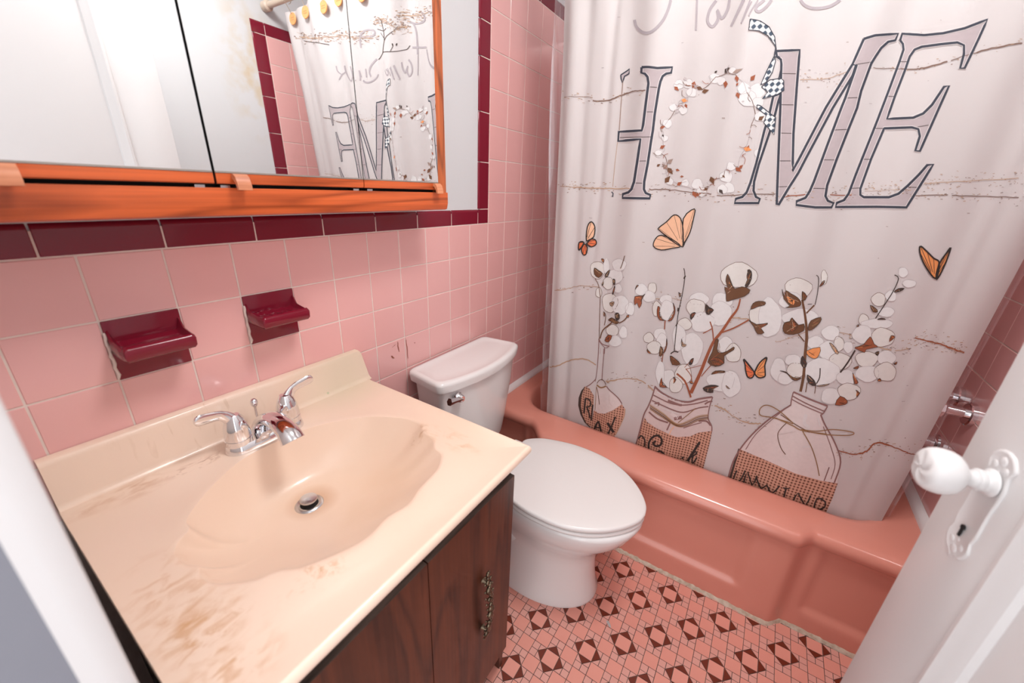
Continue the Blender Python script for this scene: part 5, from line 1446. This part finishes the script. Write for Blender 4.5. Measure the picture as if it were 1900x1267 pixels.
lobes(P, p5, .205, [(930, 200, 170, 115), (780, 430, 95, 75), (570, 410, 90, 55), (540, 490, 85, 80), (765, 540, 100, 112), (600, 620, 110, 90), (440, 640, 65, 55), (505, 860, 100, 150), (390, 760, 60, 120), (1120, 560, 95, 110), (1210, 580, 105, 180), (810, 830, 65, 80), (880, 900, 70, 85), (770, 1150, 125, 95), (860, 1180, 85, 120), (430, 1090, 75, 90), (290, 1130, 66, 80), (220, 1080, 40, 110), (360, 1190, 60, 70)])
sepals(P, p5, [('brown', [(828, 185), (860, 250), (895, 320), (960, 300), (1035, 330), (985, 385), (870, 420), (820, 432), (815, 370), (800, 300), (835, 320), (812, 250)]), ('orange', [(832, 215), (855, 260), (880, 308), (860, 300), (838, 270)]), ('dark', [(1012, 148), (1045, 160), (1046, 230), (1010, 302), (988, 290), (1012, 230)]), ('rust', [(1010, 175), (1030, 180), (1028, 230), (1005, 225)]), ('brown', [(1038, 505), (1060, 450), (1110, 430), (1170, 438), (1162, 465), (1100, 480)]), ('brown', [(1020, 600), (1090, 640), (1192, 628), (1172, 650), (1130, 675), (1160, 715), (1100, 728), (1065, 660)]),
              ('brown', [(720, 780), (748, 780), (735, 860), (760, 900), (830, 880), (885, 843), (885, 870), (800, 925), (800, 990), (720, 1022), (648, 980), (690, 890)]), ('rust', [(660, 960), (740, 940), (800, 985), (725, 1018)]), ('brown', [(683, 1092), (720, 1060), (802, 1062), (800, 1076), (740, 1080)]), ('dark', [(605, 1215), (680, 1188), (752, 1198), (700, 1222), (700, 1255), (640, 1252)]), ('dark', [(540, 535), (500, 598), (492, 560), (510, 538)]), ('dark', [(630, 458), (660, 485), (702, 510), (655, 552), (630, 530)]), ('dark', [(520, 945), (505, 1000), (478, 1000), (492, 962)]), ('tan', [(415, 770), (425, 815), (455, 820), (445, 840), (415, 835)]), ('rust', [(218, 1170), (235, 1120), (245, 1185), (290, 1210), (220, 1205)]), ('rust', [(340, 1115), (365, 1140), (340, 1175), (350, 1145)]), ('brown', [(310, 925), (350, 945), (405, 1000), (330, 1005)]), ('rust', [(490, 1150), (520, 1172), (490, 1172)]), ('dark', [(388, 350), (408, 375), (398, 395)]), ('dark', [(815, 1190), (850, 1222), (825, 1215)])])
P.build()
P = Print('printed_cotton', 'printed cotton stems over the round jug')
for pts, w in (([(330, 1075), (355, 950), (365, 800), (380, 640)], (5.0, 6.0)), ([(380, 640), (375, 540), (360, 430), (340, 330)], (5.6, 3.4)), ([(375, 440), (410, 405), (440, 375)], 2.6), ([(310, 610), (335, 640), (360, 670)], 2.0), ([(385, 1000), (372, 1080)], 1.8), ([(455, 1010), (445, 1090)], 1.4)): P.stroke(p6(pts), w, 'brown', 3, 3)
for pts, w in (([(445, 372), (465, 280), (475, 160), (455, 132)], 1.5), ([(935, 482), (1010, 370), (1080, 260), (1122, 160), (1090, 130)], 1.8), ([(650, 920), (710, 840), (770, 740)], 3.0), ([(385, 368), (420, 366)], 1.2), ([(490, 885), (485, 960), (460, 1010)], 2.0)): P.stroke(p6(pts), w, 'dark', 3, 3)
lobes(P, p6, .229, [(310, 240, 110, 85), (250, 340, 95, 70), (330, 480, 150, 75), (520, 150, 26, 60), (1160, 110, 40, 40), (1210, 200, 55, 32), (960, 330, 58, 55), (1060, 300, 45, 45), (1020, 430, 70, 40), (840, 495, 42, 48), (950, 525, 130, 40), (830, 612, 80, 75), (995, 635, 95, 78), (450, 680, 70, 55), (575, 600, 72, 60), (640, 690, 42, 62), (548, 742, 76, 76), (715, 715, 38, 46), (650, 830, 90, 70), (150, 900, 62, 95), (270, 820, 70, 45), (290, 905, 72, 65), (205, 968, 62, 50), (500, 915, 142, 110), (865, 812, 92, 64), (1025, 800, 75, 58), (870, 930, 96, 65), (1015, 915, 90, 76), (700, 960, 80, 60), (575, 1112, 80, 66), (720, 1075, 92, 70)])
sepals(P, p6, [('brown', [(180, 245), (198, 300), (210, 255), (250, 280), (300, 310), (332, 352), (320, 382), (258, 395), (205, 392), (240, 380), (195, 325)]), ('orange', [(215, 300), (280, 330), (270, 375), (225, 345)]), ('brown', [(340, 262), (380, 305), (345, 342)]), ('brown', [(185, 560), (200, 515), (240, 505), (258, 475), (310, 535), (355, 525), (352, 582), (270, 612), (200, 602)]), ('rust', [(240, 560), (265, 500), (300, 550), (260, 590)]), ('brown', [(388, 560), (412, 500), (495, 472), (490, 512), (440, 562), (400, 580)]), ('orange', [(378, 745), (490, 715), (480, 780), (450, 808), (400, 790)]), ('tan', [(565, 680), (600, 700), (638, 760), (615, 765)]), ('rust', [(770, 715), (840, 692), (892, 628), (925, 690), (955, 712), (860, 732), (848, 758), (780, 728)]), ('rust', [(1062, 620), (1092, 632), (1045, 670)]), ('dark', [(345, 785), (382, 850), (360, 885), (330, 840)]), ('dark', [(385, 938), (440, 980), (455, 1028), (398, 1010)]), ('dark', [(460, 1030), (565, 1010), (520, 1030)]), ('rust', [(608, 1182), (650, 1110), (708, 1148), (690, 1178)]), ('rust', [(775, 1060), (808, 1085), (780, 1118), (790, 1085)]), ('dark', [(480, 225), (505, 185), (526, 175), (515, 205)]), ('dark', [(1085, 268), (1120, 240), (1170, 238), (1130, 265)]), ('brown', [(892, 375), (930, 395), (955, 425), (915, 430)]), ('dark', [(950, 490), (985, 478), (1020, 490)]), ('rust', [(755, 885), (800, 865), (790, 890)]), ('rust', [(750, 920), (770, 960), (795, 1000), (765, 1010)]), ('dark', [(780, 545), (798, 530), (798, 548)]), ('rust', [(950, 985), (970, 965), (980, 990)]), ('brown', [(160, 905), (210, 915), (250, 950), (300, 965), (340, 962), (300, 985), (260, 975), (215, 925)]), ('dark', [(932, 760), (965, 748), (952, 785)]), ('rust', [(1080, 850), (1110, 832), (1100, 855)])])
P.build()

# jars
P = Print('printed_jar', 'printed slim bottle with burlap reading RELAX')
P.poly(p8([(230, 240), (310, 280), (380, 400), (375, 560), (345, 850), (330, 920), (220, 830), (160, 700), (125, 560), (132, 430), (170, 320)]), 'burlap', 0)
P.poly(p8([(230, 240), (205, 300), (170, 420), (160, 560), (190, 720), (250, 850), (330, 925), (310, 930), (220, 840), (155, 710), (118, 560), (126, 430), (168, 315)]), 'dark', 1)
P.poly(p8([(380, 640), (450, 690), (560, 700), (700, 640), (850, 540), (902, 620), (890, 740), (820, 900), (730, 1070), (640, 1200), (480, 1190), (330, 950), (345, 820)]), 'burlap', 0)
P.poly(p8([(400, 640), (425, 250), (600, 250), (720, 360), (850, 540), (700, 640), (560, 700), (450, 690)]), 'shade', 0)
for pts, w, col in (([(595, 240), (640, 300), (720, 370), (800, 450), (850, 535)], 1.8, 'glassd'), ([(425, 250), (450, 350), (475, 545)], 1.2, 'brown'), ([(400, 640), (415, 420), (425, 240)], 0.9, 'gold'), ([(410, 120), (330, 200), (250, 250)], 1.6, 'glassd'), ([(640, 380), (640, 500), (690, 580)], 1.0, 'glass'), ([(905, 620), (890, 740), (820, 900), (740, 1060)], 1.6, 'tan')): P.stroke(p8(pts), w, col, 2, 4)
P.stroke(p8([(430, 215), (500, 262), (590, 235)]), 2.4, 'gold', 3, 4); P.stroke(p8([(435, 190), (470, 140), (520, 128), (560, 160), (585, 215)]), 1.2, 'brown', 3, 4)
for pts, w in (([(270, 785), (300, 830), (345, 850), (375, 855)], 1.6), ([(270, 800), (330, 870), (370, 860)], 1.2)): P.stroke(p4(pts), w, 'glassd', 3, 3)
for pts, w, col in (([(272, 780), (265, 950), (250, 1120), (235, 1200)], 1.4, 'glassd'), ([(328, 870), (318, 960), (308, 1080), (302, 1190)], 1.4, 'glassd'), ([(290, 870), (285, 930)], 1.2, 'glass'), ([(325, 880), (322, 930)], 2.6, 'glassd')): P.stroke(p4(pts), w, col, 2, 3)
for pts, w in (([(240, 440), (228, 560), (215, 690)], 3.2), ([(240, 445), (290, 455), (325, 500), (318, 570), (250, 585)], 2.6), ([(265, 595), (300, 690), (318, 780)], 2.8), ([(362, 550), (350, 690), (340, 815)], 2.6), ([(390, 955), (445, 840), (470, 860), (505, 1000)], 3.4), ([(400, 930), (490, 930)], 2.0), ([(608, 850), (660, 930), (712, 1012)], 4.6), ([(742, 748), (680, 900), (620, 1035)], 3.0)): P.stroke(p8(pts), w, 'black', 3, 3)
P.build()
P = Print('printed_jar', 'printed wide mouthed jar with burlap reading Soak')
P.poly(p7([(385, 200), (470, 275), (640, 360), (800, 395), (960, 360), (1140, 325), (1100, 450), (1080, 600), (1130, 700), (1135, 775), (960, 790), (850, 840), (680, 850), (530, 790), (400, 730), (285, 650), (255, 590), (300, 450), (350, 320)]), 'glass', 0)
P.poly(p7([(255, 590), (285, 650), (400, 730), (530, 790), (680, 850), (850, 840), (960, 790), (1138, 768), (1100, 950), (1040, 1180), (990, 1400), (100, 1080), (150, 930), (215, 700)]), 'burlap', 1)
for pts, w, col in (([(390, 190), (480, 270), (650, 360), (820, 390), (960, 352), (1140, 325)], 3.4, 'glassd'), ([(370, 300), (560, 395), (720, 430), (900, 415), (1080, 370)], 2.2, 'glassd'), ([(420, 260), (600, 350), (760, 400)], 1.6, 'white'), ([(350, 370), (600, 485), (760, 525), (950, 470), (1090, 450)], 2.2, 'glassd'), ([(560, 370), (700, 425), (740, 430)], 4.0, 'glassd'), ([(340, 400), (560, 500), (700, 545)], 1.4, 'pale'), ([(395, 180), (350, 330), (300, 450), (245, 560), (200, 740), (145, 940)], 2.6, 'glassd'), ([(1145, 325), (1105, 450), (1085, 600), (1130, 700), (1132, 775)], 2.0, 'glassd'), ([(310, 520), (420, 610), (560, 660)], 3.0, 'glassd'), ([(590, 660), (545, 760)], 2.6, 'glassd'), ([(600, 540), (690, 600)], 6.0, 'shade'), ([(640, 610), (740, 590)], 6.0, 'glassd'), ([(380, 420), (440, 400), (430, 450)], 3.0, 'glassd'), ([(1040, 420), (1090, 390), (1140, 380)], 3.0, 'glassd'), ([(760, 730), (880, 690), (1000, 660)], 1.6, 'glassd'), ([(960, 640), (1060, 640), (1120, 700)], 3.0, 'glassd')): P.stroke(p7(pts), w, col, 2, 4)
for dy, col in ((0, 'gold'), (22, 'brown'), (40, 'gold'), (-16, 'tan')): P.stroke(p7([(325, 440 + dy), (500, 555 + dy), (670, 680 + dy * .6), (800, 660 + dy), (950, 590 + dy), (1085, 570 + dy)]), 1.5, col, 4, 5)
P.stroke(p7([(690, 660), (800, 570), (920, 470)]), 1.4, 'gold', 4, 3); P.stroke(p7([(640, 710), (600, 760), (575, 820)]), 1.6, 'peach', 4, 3)
for pts, w in (([(310, 1010), (312, 920), (360, 850), (430, 828), (480, 880), (465, 950), (400, 965), (368, 925), (405, 900)], 3.8), ([(175, 870), (215, 830), (258, 890), (255, 970)], 2.8), ([(420, 1045), (460, 1030), (500, 1060), (520, 1090)], 3.0), ([(975, 915), (900, 1030), (815, 1160)], 4.6), ([(860, 1110), (910, 1040), (935, 1060), (880, 1110), (885, 1190), (940, 1115)], 2.8), ([(740, 1130), (760, 1105)], 3.2)): P.stroke(p7(pts), w, 'black', 4, 3)
P.build()
P = Print('printed_jar', 'printed round jug with twine bow and burlap reading UNWIND')
P.poly(c8([(545, 150), (745, 232), (705, 275), (730, 340), (790, 450), (822, 560), (805, 685), (700, 668), (560, 628), (380, 548), (222, 480), (290, 415), (380, 325), (525, 230)]), 'shade', 0)
P.poly(c8([(222, 480), (380, 548), (560, 628), (700, 668), (805, 685), (775, 770), (740, 850), (700, 960), (150, 760), (165, 650), (195, 560)]), 'burlap', 1)
P.poly(c8([(222, 480), (232, 486), (205, 570), (180, 660), (165, 660), (195, 560)]), 'dark', 2)
for pts, w, col in (([(530, 225), (450, 275), (380, 325), (300, 400), (235, 480), (190, 560), (160, 660)], 2.8, 'glassd'), ([(500, 245), (400, 325), (320, 400), (265, 485)], 1.4, 'glassd'), ([(705, 280), (730, 340), (790, 450), (822, 560), (785, 680)], 2.6, 'glassd'), ([(720, 350), (765, 470), (790, 570), (765, 660)], 1.4, 'glassd'), ([(545, 148), (640, 190), (745, 230)], 3.2, 'glassd'), ([(538, 170), (620, 215), (728, 262)], 2.2, 'glassd'), ([(535, 190), (600, 225), (715, 275)], 1.8, 'glassd'), ([(560, 160), (650, 205), (735, 240)], 1.2, 'white'), ([(545, 150), (535, 190), (530, 228)], 2.2, 'glassd'), ([(745, 232), (722, 270), (705, 285)], 2.2, 'glassd'), ([(620, 280), (610, 330), (640, 360)], 6.0, 'pale'), ([(690, 300), (700, 350)], 3.0, 'pale'), ([(600, 470), (660, 470)], 3.0, 'pale'), ([(755, 590), (725, 670)], 2.0, 'glassd'), ([(450, 400), (560, 380)], 1.0, 'glass')): P.stroke(c8(pts), w, col, 3, 4)
for pts, w, col in (([(545, 332), (460, 258), (390, 225), (350, 245), (352, 285), (430, 300), (545, 335)], 1.8, 'gold'), ([(590, 368), (680, 378), (780, 368), (895, 385), (870, 402), (740, 398), (600, 375)], 1.8, 'gold'), ([(600, 378), (650, 470), (680, 560), (697, 640)], 1.8, 'gold'), ([(510, 325), (455, 390), (470, 470), (500, 515)], 1.4, 'brown'), ([(440, 300), (540, 345), (600, 375), (740, 395)], 2.0, 'gold'), ([(470, 280), (560, 340), (640, 385)], 1.4, 'brown')): P.stroke(c8(pts), w, col, 4, 5)
for pts, w in (([(225, 40), (203, 95), (225, 112), (250, 95), (275, 40)], 2.6), ([(265, 118), (290, 48), (318, 135), (348, 72)], 2.8), ([(345, 85), (375, 155), (410, 130), (440, 185), (490, 135)], 2.8), ([(530, 150), (512, 215)], 3.0), ([(510, 148), (548, 154)], 2.2), ([(495, 208), (530, 220)], 2.2), ([(570, 235), (602, 180), (645, 258), (680, 195)], 2.8), ([(700, 275), (720, 212), (768, 232), (765, 268), (715, 288)], 2.8)): P.stroke(c9(pts), w, 'black', 4, 2)
P.build()
